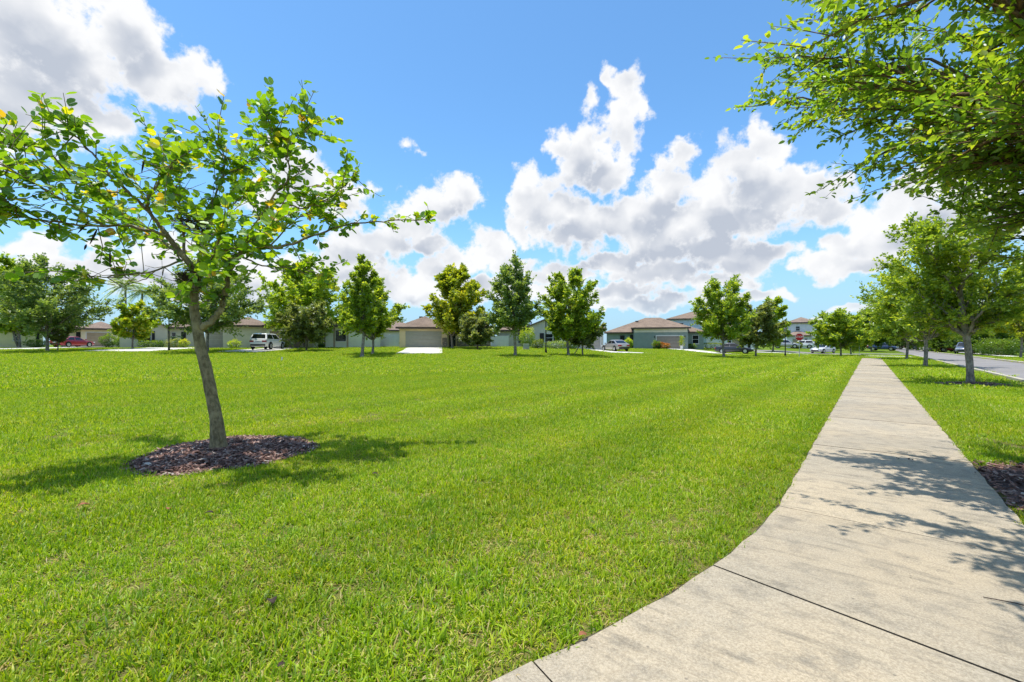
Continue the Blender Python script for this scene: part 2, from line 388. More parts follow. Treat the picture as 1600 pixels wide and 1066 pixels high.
def tuft(i, nblade, spread, h, w, segs, thatch=False):
    g = np.random.default_rng(100+i); Vv, Ff, rr = [], [], []
    Q = []
    for k in range(nblade):
        a = g.uniform(0, 2*np.pi); r0 = spread*math.sqrt(g.uniform()); b = np.array([math.cos(a)*r0, math.sin(a)*r0, -0.01])
        d = g.uniform(0, 2*np.pi); out = np.array([math.cos(d), math.sin(d), 0]); side = np.array([-out[1], out[0], 0])*w*g.uniform(.6, 1.2)
        L = h*g.uniform(0.55, 1.25); lean = g.uniform(1.1, 1.5) if thatch else g.uniform(0.15, 1.25); tw = g.normal(0, .35)
        side = side*math.cos(tw)+np.array([0, 0, 1])*np.linalg.norm(side)*math.sin(tw)
        pts = []
        for q in range(segs+1):
            u = q/segs; ang = lean*(0.25+1.1*u)
            pts.append(b if q == 0 else pts[-1]+(out*math.sin(ang)+np.array([0, 0, 1])*math.cos(ang))*L/segs)
        base = len(Vv); rv = float(np.clip(g.beta(2.2, 2.2)+(0.35 if g.uniform() < .05 else 0), 0, 1))
        if thatch: rv = float(g.choice([g.uniform(.9, 1.0), g.uniform(0, .3)], p=[.55, .45]))
        for q in range(segs+1):
            wq = (0.75, 1.0, 0.8, 0.12)[q] if segs == 3 else (0.9, 0.75, 0.1)[q]
            Vv += [pts[q]-side*wq/2, pts[q]+side*wq/2]
        for q in range(segs):
            Ff.append((base+2*q, base+2*q+1, base+2*q+3, base+2*q+2)); rr.append(rv)
    me = npmesh('tuft', np.array(Vv), np.array(Ff), rr); me.materials.append(mgr)
    o = bpy.data.objects.new('tuft_%02d' % i, me); tufts.objects.link(o)
for i in range(6): tuft(i, 18, 0.060, 0.060, 0.0072, 3)
for i in range(6, 10): tuft(i, 60, 0.17, 0.066, 0.0115, 2)
for i in range(10, 13): tuft(i, 110, 0.48, 0.075, 0.030, 2)
for i in range(13, 16): tuft(i, 26, 0.075, 0.065, 0.0065, 2, True)
DRIVES = []      # filled below, used to keep grass off the concrete
def poly_in(x, y, P):
    m = np.zeros(np.shape(x), bool); n = len(P)
    for i in range(n):
        (x0, y0), (x1, y1) = P[i], P[(i+1) % n]
        c = ((y0 > y) != (y1 > y)) & (x < (x1-x0)*(y-y0)/((y1-y0) if abs(y1-y0) > 1e-9 else 1e-9)+x0); m ^= c
    return m
def drive_poly(pts): return [((px-800)/F*Z, Z) for px, Z in pts]
DRIVE_PX = [
 ('driveway', [(618,40.5),(691,40.5),(691,47),(691,58.6),(636,58.6),(630,47)]),
 ('driveway', [(332,43.5),(404,43),(440,47.5),(470,56.3),(423,56.3),(400,51)]),
 ('driveway', [(120,44.5),(238,44.5),(305,52),(305,58),(232,58),(215,53)]),
 ('driveway', [(-60,50),(55,50),(112,58),(180,65.5),(128,65.5),(80,58)]),
 ('driveway', [(955,51),(1022,51),(985,55),(938,62.5),(908,62.5),(925,57)]),
 ('driveway', [(1112,58),(1160,57),(1120,64),(1066,80.5),(1028,80.5)]),
 ('path', [(1180,69),(1262,62.5),(1264,64.5),(1184,71.5)]),
 ('path', [(1346,53),(1424,48.5),(1426,50.5),(1352,55.5)]),
 ('path', [(1300,66),(1345,62),(1345,63.5),(1300,67.5)])]
for k, P in DRIVE_PX: DRIVES.append((k, drive_poly(P)))
def clear(x, y, w):
    p, s = to_ps(x, y)
    m = walk_dist(x, y) < -(w+0.016*np.sin(x*11+3*np.sin(y*5))*np.sin(y*13))
    m &= ~((p > ROAD_A-0.25) & (p < ROAD_B+0.25))
    m &= ~mulch_in(x, y, w)
    for k, P in DRIVES: m &= ~poly_in(x, y, P)
    return m
def zone(r0, r1, dens, pad, half=80):
    A = (r1*r1-r0*r0)*R(half)*1.0; n = int(A*dens)
    r = np.sqrt(rng.uniform(r0*r0, r1*r1, n)); a = rng.uniform(-R(half), R(half), n)
    x, y = r*np.sin(a), r*np.cos(a); k = clear(x, y, pad); return x[k], y[k]
PX, PY, IDX, SC = [], [], [], []
def addz(x, y, i0, i1, s0, s1):
    PX.append(x); PY.append(y); IDX.append(rng.integers(i0, i1, len(x))); SC.append(rng.uniform(s0, s1, len(x)))
x, y = zone(1.0, 8.2, 500, 0.008); addz(x, y, 0, 6, 0.7, 1.25)
x, y = zone(1.0, 9.0, 170, 0.015); addz(x, y, 13, 16, 0.7, 1.2)
x, y = zone(7.6, 21, 75, 0.12); addz(x, y, 6, 10, 0.75, 1.2)
x, y = zone(20, 76, 8.0, 0.42); addz(x, y, 10, 13, 0.8, 1.2)
for s_a, s_b, wd, dn, i0, i1, pad in ((7, 24, .30, 420, 0, 6, .012), (20, 60, .6, 75, 6, 10, .10)):      # finer tufts up to the edges of the walk and mulch
    for sg in (-1, 1):
        n_ = int((s_b-s_a)*wd*dn); p_ = (WL-rng.uniform(0, wd, n_)) if sg < 0 else (WR+rng.uniform(0, wd, n_)); s_ = rng.uniform(s_a, s_b, n_); q_ = p_[:, None]*PD+s_[:, None]*SD
        k_ = clear(q_[:, 0], q_[:, 1], pad); addz(q_[k_, 0], q_[k_, 1], i0, i1, .7, 1.1)
ang = rng.uniform(0, 2*np.pi, 1500); rr_ = np.sqrt(rng.uniform(0.2, 4.0, 1500)); x, y = rr_*np.sin(ang), rr_*np.cos(ang)   # round the viewer's feet
k = clear(x, y, .04) & ((np.abs(np.arctan2(x, y)) > R(80)) | (rr_ < 1)); addz(x[k], y[k], 0, 6, .7, 1.25)
PX = np.concatenate(PX); PY = np.concatenate(PY); IDX = np.concatenate(IDX).astype(np.int32); SC = np.concatenate(SC)
bare = np.sin(PX*2.3+1.7*np.sin(PY*2.1+1))*np.sin(PY*2.7+1.9*np.sin(PX*1.6)); SC = SC*np.where((bare > .80) & (IDX < 6), .78, 1.0)
lush = np.sin(PX*1.3+2*np.sin(PY*.9))*np.sin(PY*1.1+1.5*np.sin(PX*.7)); SC = SC*(1+0.16*lush)
edge = np.clip(-walk_dist(PX, PY)/0.25, 0, 1); SC *= np.where((IDX < 6) | (IDX > 12), 0.74+0.26*edge, 1)
pme = bpy.data.meshes.new('lawn_grass'); pme.vertices.add(len(PX))
pme.vertices.foreach_set('co', np.stack([PX, PY, zf(PX, PY)-0.028], -1).astype(np.float32).ravel())
a = pme.attributes.new('rot', 'FLOAT_VECTOR', 'POINT')
tilt = np.stack([rng.normal(0, .12, len(PX)), rng.normal(0, .12, len(PX)), rng.uniform(0, 6.283, len(PX))], -1); a.data.foreach_set('vector', tilt.astype(np.float32).ravel())
a = pme.attributes.new('scl', 'FLOAT', 'POINT'); a.data.foreach_set('value', SC.astype(np.float32))
a = pme.attributes.new('idx', 'INT', 'POINT'); a.data.foreach_set('value', IDX)
pme.update(); lawn = link('lawn_grass', pme, mgr); tag(lawn, kind='stuff')
ng = bpy.data.node_groups.new('grass_scatter', 'GeometryNodeTree')
ng.interface.new_socket('Geometry', in_out='INPUT', socket_type='NodeSocketGeometry'); ng.interface.new_socket('Geometry', in_out='OUTPUT', socket_type='NodeSocketGeometry')
gi = ng.nodes.new('NodeGroupInput'); go = ng.nodes.new('NodeGroupOutput'); ci = ng.nodes.new('GeometryNodeCollectionInfo')
ci.inputs['Collection'].default_value = tufts; ci.inputs['Separate Children'].default_value = True; ci.inputs['Reset Children'].default_value = True
iop = ng.nodes.new('GeometryNodeInstanceOnPoints'); iop.inputs['Pick Instance'].default_value = True
def named(nm, ty):
    n = ng.nodes.new('GeometryNodeInputNamedAttribute'); n.data_type = ty; n.inputs[0].default_value = nm; return n.outputs[0]
L = ng.links.new
L(gi.outputs[0], iop.inputs['Points']); L(ci.outputs[0], iop.inputs['Instance']); L(named('idx', 'INT'), iop.inputs['Instance Index'])
L(named('rot', 'FLOAT_VECTOR'), iop.inputs['Rotation']); L(named('scl', 'FLOAT'), iop.inputs['Scale']); L(iop.outputs[0], go.inputs[0])
md = lawn.modifiers.new('scatter', 'NODES'); md.node_group = ng

# ------------------------------------------------------------------ sidewalk: separate slabs with open joints
def m_slab(t, o):
    p = geo_pos(t); oi = t.n.new('ShaderNodeObjectInfo').outputs['Random']
    n1 = t.noise(p, 0.9, 5, 0.6); n2 = t.noise(p, 5, 6, 0.68); n3 = t.noise(p, 90, 4, 0.7); n4 = t.noise(p, 380, 2, 0.6)
    c = t.mix(t.smooth(n1, 0.34, 0.66), (0.510, 0.422, 0.298), (0.435, 0.376, 0.285))
    c = t.mix(t.smooth(n2, 0.46, 0.74, 0, 0.8), c, (0.265, 0.235, 0.185))
    # algae and tyre-brushed dirt: long smears across the broom finish
    sp = t.vec('MULTIPLY', p, (1, 1, 1)); st = t.noise(t.comb(t.math('ADD', t.math('MULTIPLY', t.sep(sp)[0], 2.2), t.math('MULTIPLY', t.sep(sp)[1], -1.8)), t.math('ADD', t.math('MULTIPLY', t.sep(sp)[0], 9.0), t.math('MULTIPLY', t.sep(sp)[1], 11.0)), 0.0), 0.9, 5, 0.7)
    c = t.mix(t.smooth(st, 0.48, 0.74, 0, 0.66), c, (0.20, 0.178, 0.14))
    c = t.mix(t.smooth(n3, 0.34, 0.66, 0, 0.8), c, t.mix(1.0, c, (0.62, 0.60, 0.58), 'MULTIPLY'))
    c = t.mix(t.smooth(n4, 0.55, 0.70, 0, 0.6), c, (0.10, 0.085, 0.065))
    spd = t.voro(p, 7.0); c = t.mix(t.smooth(spd, 0.035, 0.06, 0.55, 0), c, (0.09, 0.08, 0.065))
    sc = t.n.new('ShaderNodeMapRange'); t.set(sc.inputs[0], oi); sc.inputs[3].default_value = 0.90; sc.inputs[4].default_value = 1.06
    c = t.mix(1.0, c, t.comb(sc.outputs[0], sc.outputs[0], sc.outputs[0]), 'MULTIPLY')
    h = t.math('ADD', t.math('MULTIPLY', n3, 0.6), t.math('MULTIPLY', n4, 0.5))
    bsdf(t, o, c, 0.85, 0.25, bump=h, bstr=0.35, bdist=0.008)
ms = mat('slab_concrete', m_slab)
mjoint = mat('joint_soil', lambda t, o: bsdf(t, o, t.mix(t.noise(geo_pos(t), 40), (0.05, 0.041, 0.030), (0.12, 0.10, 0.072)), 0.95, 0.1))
def walk_pt(u, s):
    """u 0..1 from inner (left) to outer edge, s along; the walk bends before S0"""
    if s >= S0: q = ps(WL+(WR-WL)*u, s); return q
    a = (S0-s)/(RC+0.76)        # turn angle
    r = RC+(WR-WL)*u
    d = PD*math.cos(a)-SD*math.sin(a); return BC+d*r
side = empty('sidewalk'); tag(side, kind='structure')
bed = MB(); ss = np.concatenate([np.linspace(-4.9, S0, 24), np.linspace(S0+0.6, 58.4, 40)])
for k in range(len(ss)-1):
    q = [walk_pt(-0.012, ss[k]), walk_pt(1.012, ss[k]), walk_pt(1.012, ss[k+1]), walk_pt(-0.012, ss[k+1])]
    bed.add([(v[0], v[1], -0.022) for v in q], [(0, 1, 2, 3)])
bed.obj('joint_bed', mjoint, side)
J = [4.35, 5.95, 7.08, 8.5]
sj = [4.35-1.56*k for k in range(5, 0, -1)]+[4.35]
while sj[-1] < 57.5: sj.append(sj[-1]+1.52)
sj.append(58.4)
for k in range(len(sj)-1):
    a, b = sj[k]+0.0055, sj[k+1]-0.0055; n = 7; nu = 4
    lift = random.uniform(-0.003, 0.003)
    V = []; top = []
    for i in range(n):
        s_ = a+(b-a)*i/(n-1)
        for j in range(nu+1):
            u_ = j/nu
            rag = 0.006*math.sin(s_*9+u_*4)*(1 if j in (0, nu) else 0)
            q = walk_pt(u_+rag, s_); e = 0.006 if (i in (0, n-1) or j in (0, nu)) else 0.0
            V.append((q[0], q[1], lift-e))
    W_ = nu+1
    Fc = [(i*W_+j, i*W_+j+1, (i+1)*W_+j+1, (i+1)*W_+j) for i in range(n-1) for j in range(nu)]
    ring = [i*W_ for i in range(n)]+[(n-1)*W_+j for j in range(1, W_)]+[i*W_+nu for i in range(n-2, -1, -1)]+[j for j in range(nu-1, 0, -1)]
    m0 = len(V); V += [(V[r_][0], V[r_][1], -0.09) for r_ in ring]
    for i in range(len(ring)): Fc.append((ring[i], ring[(i+1) % len(ring)], m0+(i+1) % len(ring), m0+i))
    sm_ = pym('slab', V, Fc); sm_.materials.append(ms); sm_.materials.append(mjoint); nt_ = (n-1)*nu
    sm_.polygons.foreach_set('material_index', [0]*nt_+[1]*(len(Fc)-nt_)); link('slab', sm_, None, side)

# ------------------------------------------------------------------ road, kerbs, drives
def strip(name, line, w0, w1, dz, m, kind, h=0.0, parent=None):
    V, Fc = [], []
    for (x, y, nx, ny) in line:
        for w in (w0, w1):
            X, Y = x+nx*w, y+ny*w; z = float(zf(X, Y))
            V.append((X, Y, z+dz)); 
            if h: V.append((X, Y, z+dz+h))
    n = len(line)
    for i in range(n-1):
        if not h: Fc.append((2*i, 2*i+1, 2*i+3, 2*i+2))
        else:
            b, c = 4*i, 4*i+4
            Fc += [(b+1, b+3, c+3, c+1), (b, b+1, c+1, c), (b+3, b+2, c+2, c+3)]
    o = link(name, pym(name, V, Fc), m, parent); return tag(o, kind=kind) if kind else o
def m_road(t, o):
    p = geo_pos(t); n = t.noise(p, 0.5, 5, 0.6); f = t.noise(p, 45, 3, 0.7)
    c = t.mix(t.smooth(n, 0.3, 0.7), (0.225, 0.208, 0.198), (0.27, 0.252, 0.24)); c = t.mix(t.smooth(f, .35, .7, 0, .4), c, (0.15, 0.14, 0.14))
    bsdf(t, o, c, 0.85, 0.3, bump=f, bstr=0.4)
mroad = mat('asphalt', m_road)
mkerb = paint('kerb_concrete', (0.50, 0.45, 0.36), 0.8, 2, 0.25)
road_line = [(*(ps(0, s)), PD[0], PD[1]) for s in list(np.linspace(-20, 100, 61))+list(np.linspace(108, 420, 30))]
strip('road', road_line, ROAD_A, ROAD_B, -0.012, mroad, 'structure')
strip('kerb', [l for l in road_line if to_ps(l[0], l[1])[1] < 78], ROAD_A-0.17, ROAD_A, -0.035, mkerb, 'structure', 0.12)
strip('kerb', road_line, ROAD_B, ROAD_B+0.30, -0.035, mkerb, 'structure', 0.13)
cross = [(*ps(p, 87.5), SD[0], SD[1]) for p in np.linspace(ROAD_A+0.02, -16, 22)]
strip('cross_street', cross, -3.2, 3.2, -0.006, mroad, 'structure')
far_walk = [(*ps(ROAD_B+3.4, s), PD[0], PD[1]) for s in np.linspace(-10, 120, 66)]
mdrive = paint('drive_concrete', (0.66, 0.63, 0.57), 0.8, 1.2, 0.14)
strip('far_sidewalk', far_walk, 0, 1.5, 0.012, mdrive, 'structure')
def sheet(name, P, m, dz, n=14):
    xs = [p[0] for p in P]; ys = [p[1] for p in P]
    # clip a polygon into rows of depth so that it follows the ground
    ymin, ymax = min(ys), max(ys); V, Fc = [], []
    for i in range(n+1):
        y = ymin+(ymax-ymin)*(0.0005+0.999*i/n); c = []
        for k in range(len(P)):
            (x0, y0), (x1, y1) = P[k], P[(k+1) % len(P)]
            if (y0-y)*(y1-y) <= 0 and y0 != y1: c.append(x0+(x1-x0)*(y-y0)/(y1-y0))
        a, b = min(c), max(c)
        for q in range(5):
            x = a+(b-a)*q/4; V.append((x, y, float(zf(x, y))+dz))
    for i in range(n):
        for q in range(4): Fc.append((i*5+q, i*5+q+1, (i+1)*5+q+1, (i+1)*5+q))
    return tag(link(name, pym(name, V, Fc), m), kind='structure')
for k, P in DRIVES: sheet(k, P, mdrive, 0.035)

# ------------------------------------------------------------------ bark mulch
def m_mulch(t, o):
    r = attr(t); p = geo_pos(t)
    c = t.ramp(r, [(0, (0.045, 0.022, 0.016)), (0.3, (0.175, 0.092, 0.070)), (0.6, (0.37, 0.215, 0.168)), (0.85, (0.50, 0.37, 0.31)), (1.0, (0.62, 0.53, 0.46))])
    c = t.mix(t.smooth(t.noise(p, 70, 3), .4, .7, 0, .5), c, t.mix(1.0, c, (.5, .45, .45), 'MULTIPLY'))
    bsdf(t, o, c, 0.75, 0.3, bump=t.noise(p, 220, 2), bstr=0.5)
mm = mat('bark_mulch', m_mulch)
def mulch(spec, n, label, red=0.0):
    (c, ra, rb, th) = spec; g = np.random.default_rng(int(ra*1000))
    V, Fq, rv = [], [], []
    rings, seg = 9, 48
    for i in range(rings+1):
        for k in range(seg):
            a = 2*math.pi*k/seg; w = 1+0.05*math.sin(3*(a)+1)+0.03*math.sin(7*a); f = i/rings
            u, v = ra*w*f*math.cos(a), rb*w*f*math.sin(a)
            X, Y = c[0]+u*math.cos(th)-v*math.sin(th), c[1]+u*math.sin(th)+v*math.cos(th)
            V.append((X, Y, 0.075*(1-f**2)-0.028+(-0.02 if walk_dist(np.array(X), np.array(Y)) > -0.02 else 0)))
    for i in range(rings):
        for k in range(seg): Fq.append((i*seg+k, i*seg+(k+1) % seg, (i+1)*seg+(k+1) % seg, (i+1)*seg+k)); rv.append(g.uniform(0, .25))
    m = 0
    while m < n:
        a = g.uniform(0, 6.283); f = math.sqrt(g.uniform())*1.06; w = 1+0.05*math.sin(3*a+1)+0.03*math.sin(7*a)
        u, v = ra*w*f*math.cos(a), rb*w*f*math.sin(a); X, Y = c[0]+u*math.cos(th)-v*math.sin(th), c[1]+u*math.sin(th)+v*math.cos(th)
        m += 1
        if walk_dist(np.array(X), np.array(Y)) > -0.015 and g.uniform() > .01: continue
        Lc, Wc, Tc = g.uniform(.014, .05), g.uniform(.005, .014), g.uniform(.003, .007)
        M = Matrix.Translation((X, Y, 0.075*(1-min(f, 1)**2)-0.018+g.uniform(0, .016))) @ Matrix.Rotation(g.uniform(0, 6.28), 4, 'Z') @ Matrix.Rotation(g.normal(0, .3), 4, 'Y') @ Matrix.Rotation(g.normal(0, .4), 4, 'X')
        b = len(V); e = g.uniform(.6, 1)
        for (x, y, z) in ((-Lc,-Wc*e,0),(Lc,-Wc,0),(Lc*.9,Wc*e,0),(-Lc*.9,Wc,0),(-Lc,-Wc*e,Tc),(Lc,-Wc,Tc),(Lc*.9,Wc*e,Tc),(-Lc*.9,Wc,Tc)): V.append(tuple(M @ Vector((x, y, z))))
        r = min(1, g.beta(1.5, 2.2)+(.25 if g.uniform() < .08 else 0))
        for q in ((4,5,6,7),(0,1,5,4),(1,2,6,5),(2,3,7,6),(3,0,4,7)): Fq.append(tuple(b+z for z in q)); rv.append(r)
    me = npmesh('mulch', np.array(V), np.array(Fq), rv)
    tag(link('mulch', me, mm), label, 'mulch', kind='stuff')
mulch(MULCH[0], 4600, 'ring of dark bark mulch round the leaning young tree')
mulch(MULCH[2], 500, 'small mulch patch round the leaning street elm')
mulch(MULCH[1], 5200, 'reddish bark mulch beside the sidewalk at the right edge')

# ------------------------------------------------------------------ trees
def m_bark(c0, c1, scale):
    def f(t, o):
        p = obj_pos(t); q = t.vec('MULTIPLY', p, (1, 1, 0.45)); n = t.noise(q, scale, 6, 0.7); v = t.noise(p, scale*0.18, 4, 0.6); f2 = t.noise(p, scale*5, 3, 0.7)
        c = t.mix(t.smooth(n, 0.32, 0.68), c0, c1); c = t.mix(t.smooth(v, .48, .7, 0, .75), c, tuple(x*1.45 for x in c1)); c = t.mix(t.smooth(f2, .55, .75, 0, .5), c, tuple(x*.35 for x in c0))
        bsdf(t, o, c, 0.9, 0.15, bump=t.math('ADD', n, t.math('MULTIPLY', f2, .4)), bstr=0.9, bdist=0.02)
    return f
m_bark_grey = mat('bark_grey', m_bark((0.13, 0.108, 0.085), (0.33, 0.285, 0.23), 16))
m_bark_warm = mat('bark_warm', m_bark((0.09, 0.055, 0.035), (0.25, 0.16, 0.10), 16))
m_bark_young = mat('bark_young', m_bark((0.145, 0.112, 0.062), (0.35, 0.282, 0.165), 26))
def G(stops): return stops
LM = {
 'elm': leaf_mat('leaf_elm', [(0, (0.104, 0.179, 0.029)), (.5, (0.230, 0.337, 0.040)), (.88, (0.461, 0.505, 0.052)), (1, (0.600, 0.582, 0.055))], .58),
 'elm_near': leaf_mat('leaf_elm_near', [(0, (0.087, 0.178, 0.020)), (.5, (0.176, 0.301, 0.030)), (.9, (0.351, 0.424, 0.041)), (1, (0.557, 0.446, 0.041))], .58, 1.6, gloss=0.05),
 'grey': leaf_mat('leaf_grey', [(0, (0.086, 0.148, 0.044)), (.5, (0.178, 0.262, 0.075)), (1, (0.345, 0.422, 0.143))], .54),
 'olive': leaf_mat('leaf_olive', [(0, (0.098, 0.131, 0.046)), (.5, (0.190, 0.234, 0.083)), (1, (0.356, 0.393, 0.165))], .52),
 'bright': leaf_mat('leaf_bright', [(0, (0.128, 0.223, 0.025)), (.5, (0.269, 0.394, 0.035)), (.93, (0.481, 0.492, 0.055)), (1, (0.510, 0.467, 0.061))], .58),
 'maple': leaf_mat('leaf_maple', [(0, (0.132, 0.190, 0.023)), (.5, (0.292, 0.364, 0.031)), (.9, (0.516, 0.468, 0.044)), (1, (0.516, 0.460, 0.067))], .58),
 'autumn': leaf_mat('leaf_autumn', [(0, (0.129, 0.212, 0.019)), (.55, (0.258, 0.383, 0.026)), (.75, (0.510, 0.492, 0.039)), (1, (0.510, 0.425, 0.057))], .58),
 'dark': leaf_mat('leaf_dark', [(0, (0.045, 0.097, 0.016)), (.6, (0.110, 0.197, 0.022)), (1, (0.273, 0.346, 0.037))], .58),
 'orchid': leaf_mat('leaf_orchid', [(0, (0.088, 0.197, 0.013)), (.45, (0.185, 0.349, 0.019)), (.90, (0.322, 0.475, 0.024)), (.935, (0.600, 0.573, 0.026)), (.955, (0.600, 0.600, 0.033)), (1, (0.600, 0.305, 0.040))], .56, 1.28, gloss=0.05),
 'orchid_one': leaf_mat('leaf_orchid_one', [(0, (0.088, 0.197, 0.013)), (.45, (0.185, 0.349, 0.019)), (.91, (0.322, 0.475, 0.024)), (.91, (0.600, 0.573, 0.026)), (.96, (0.600, 0.600, 0.033)), (1, (0.600, 0.305, 0.040))], .56, 1.28, source='obj', gloss=0.05),
}
def unit(v): return v/np.maximum(np.linalg.norm(v, axis=-1, keepdims=True), 1e-9)
def leaves_mesh(name, P, A, N, Ln, Wd, detail, rnd):
    """P base points, A leaf axis, N leaf normal; two folded halves"""
    B = unit(np.cross(A, N)); N = unit(np.cross(B, A)); Ln = Ln[:, None]; Wd = Wd[:, None]; n = len(P)
    if detail:
        d = lambda a, b, c: P+A*Ln*a+B*Wd*b+N*Wd*c
        V = np.stack([P, d(.28, -.46, .13), d(.68, -.40, .12), d(1., 0, -.06), d(.68, .40, .12), d(.28, .46, .13)], 1).reshape(-1, 3)
        b = np.arange(n)[:, None]*6; Fq = np.concatenate([b+np.array([0, 3, 2, 1]), b+np.array([0, 5, 4, 3])]); rr = np.concatenate([rnd, rnd])
    else:
        V = np.stack([P, P+A*Ln*.5-B*Wd*.5+N*Wd*.1, P+A*Ln, P+A*Ln*.5+B*Wd*.5+N*Wd*.1], 1).reshape(-1, 3)
        b = np.arange(n)[:, None]*4; Fq = b+np.array([0, 1, 2, 3]); rr = rnd
    return npmesh(name, V, Fq, rr)
SH = {
 'round': lambda u: np.sqrt(np.clip(1-(2*u-1)**2, 0, 1))**.75,
 'spread': lambda u: np.where(u < .3, .45+.55*np.sqrt(u/.3), np.clip(1-((u-.3)/.7)**1.9, 0, 1)**.75),
 'cone': lambda u: np.minimum(np.sqrt(u/.14), 1)*np.clip(1-((u-.14)/.86), 0, 1)**.72,
 'oval': lambda u: np.minimum((u/.25)**.5, 1)*np.clip(1-(np.clip(u-.25, 0, 1)/.75)**2.4, 0, 1)**.6,
 'vase': lambda u: np.where(u < .45, .40+.60*(u/.45)**.7, np.clip(1-((u-.45)/.55)**2.2, 0, 1)**.6),
}
def gen_tree(seed, H, h0, Rc, shape, n_limb, n_sec, n_twig, n_leaf, leaf, trunk_r, up=0.35, spike=1.0, lean=(0, 0), detail=False, twig_wood=False, sides=9, low=0.0, fork=None, off=(0, 0), multi=0):
    g = np.random.default_rng(seed); wood = MB(); TW = []
    hf = fork if fork is not None else h0*0.92
    top = np.array([lean[0]*H, lean[1]*H, H*0.86])
    def trunk_at(z):
        t_ = z/H; return np.array([lean[0]*z+0.06*math.sin(z*1.3+seed), lean[1]*z+0.05*math.sin(z*1.7+seed*2), z])
    zs = np.concatenate([[-0.15, 0.0, 0.12, 0.4], np.linspace(0.8, H*0.84, 8)])
    tr = [trunk_r*(1.45 if z <= 0 else 1.18 if z < .2 else 1.0)*(1-0.93*max(z-hf, 0)/(H*.84-hf+1e-6) if z > hf else 1-.12*z/hf) for z in zs]
    wood.tube([trunk_at(z) for z in zs], np.maximum(tr, 0.008), sides)
    for m in range(multi):
        a = g.uniform(0, 6.28); e = np.array([math.cos(a)*.5, math.sin(a)*.5, hf*1.15]); wood.tube([(0, 0, 0), tuple(e*.5+np.array([.1*math.cos(a), .1*math.sin(a), 0])), tuple(e)], [trunk_r*.8, trunk_r*.65, trunk_r*.5], 6)
    f = SH[shape]; us = np.linspace(0.02, 0.98, 60); w = f(us)+.12; w = w/w.sum(); cum = np.cumsum(w)
    for i in range(n_limb):
        u = np.interp((i+g.uniform(.2, .8))/n_limb, cum, us); a = i*2.39996+g.uniform(-.4, .4)
        rr = Rc*float(f(np.array(u)))*(g.uniform(.78, 1.04) if i % 3 else g.uniform(.35, .75)); ze = h0+u*(H-h0)
        E = np.array([math.cos(a)*rr+off[0]+lean[0]*ze, math.sin(a)*rr+off[1]+lean[1]*ze, ze+g.uniform(-.1, .1)-low*rr/Rc])
        zs_ = min(max(hf*0.95, ze-rr*(up+.35)-.25), H*.8); S = trunk_at(zs_)
        C = (S+E)/2+np.array([0, 0, np.linalg.norm(E-S)*g.uniform(.02, .16)])+g.normal(0, .06*Rc, 3)
        T = np.linspace(0, 1, 8)[:, None]; pts = (1-T)**2*S+2*T*(1-T)*C+T**2*E; pts[1:-1] += g.normal(0, .015*Rc, (6, 3))
        r0 = trunk_r*.52*(1-.6*(zs_-hf)/(H-hf+1e-6)); wood.tube(pts, np.maximum(r0*(1-T[:, 0])**.8, .006*(1 if detail else 1.6)), 6 if detail else 5, False)
        Lm = np.linalg.norm(E-S)
        for s_ in range(n_sec):
            t_ = .22+.78*(s_+g.uniform())/n_sec; k = min(int(t_*7), 6); p = pts[k]+(pts[k+1]-pts[k])*(t_*7-k); tg = unit(pts[k+1]-pts[k])
            rad_ = unit(np.array([p[0]-off[0], p[1]-off[1], 0])+1e-6)
            d = unit(tg*.75+g.normal(0, .48, 3)+rad_*.3+np.array([0, 0, up*.7])); Ls = Rc*.34*g.uniform(.55, 1.15)*(1.15-.45*t_)*spike
            e = p+d*Ls+np.array([0, 0, -.06*Ls]); mid = (p+e)/2+np.array([0, 0, .07*Ls])+g.normal(0, .03*Ls, 3)
            wood.tube([p, mid, e], [r0*.32*(1-t_*.5)+.004, r0*.2*(1-t_*.5)+.003, .003], 4 if detail else 3, False)
            TW.append((mid, e))
            for q in range(n_twig):
                tq = (q+g.uniform(.2, 1))/n_twig; b = p+(e-p)*tq; dq = unit(d*.85+g.normal(0, .55, 3)+np.array([0, 0, up*.35])); Lq = Ls*.55*g.uniform(.6, 1.25)
                e2 = b+dq*Lq; TW.append((b, e2))
                if twig_wood: wood.tube([b, (b+e2)/2+g.normal(0, .02*Lq, 3), e2], [.0055, .004, .002], 3, False)
    A0 = np.array([t[0] for t in TW]); A1 = np.array([t[1] for t in TW]); n = len(A0)
    tt = (np.arange(n_leaf)+.5)/n_leaf; Tm = np.clip(tt[None, :]+g.normal(0, .04, (n, n_leaf)), .02, 1.02)
    P = (A0[:, None]+(A1-A0)[:, None]*Tm[..., None]).reshape(-1, 3); D = np.repeat(unit(A1-A0), n_leaf, 0)
    alt = np.tile(np.where(np.arange(n_leaf) % 2 == 0, 1, -1), n)[:, None]
    U = np.array([0, 0, 1.0]); sidev = unit(np.cross(D, U)+g.normal(0, .25, P.shape))*alt
    Ax = unit(sidev*.8+D*.75+g.normal(0, .33, P.shape)+np.array([0, 0, -.08])); Nn = unit(U+g.normal(0, .55 if detail else .85, P.shape))
    sz = leaf*g.uniform(.65, 1.3, len(P)); P = P+g.normal(0, leaf*.22, P.shape)
    clump = np.repeat(g.beta(2, 2, n), n_leaf); rv = np.clip(.55*clump+.45*g.uniform(0, 1, len(P)), 0, 1)
    return wood, (P, Ax, Nn, sz, sz*.52 if detail else sz*.62, detail, rv)
NTREE = [0]
def add_tree(name, label, loc, rz, spec, leafmat, bark, group=None, scale=1.0):
    root = empty(name, loc, rz); tag(root, label, 'tree', group)
    wood, lv = gen_tree(**spec); wood.obj('trunk', bark, root, True)
    link('crown', leaves_mesh('crown', *lv), leafmat, root)
    root.scale = (scale,)*3; return root
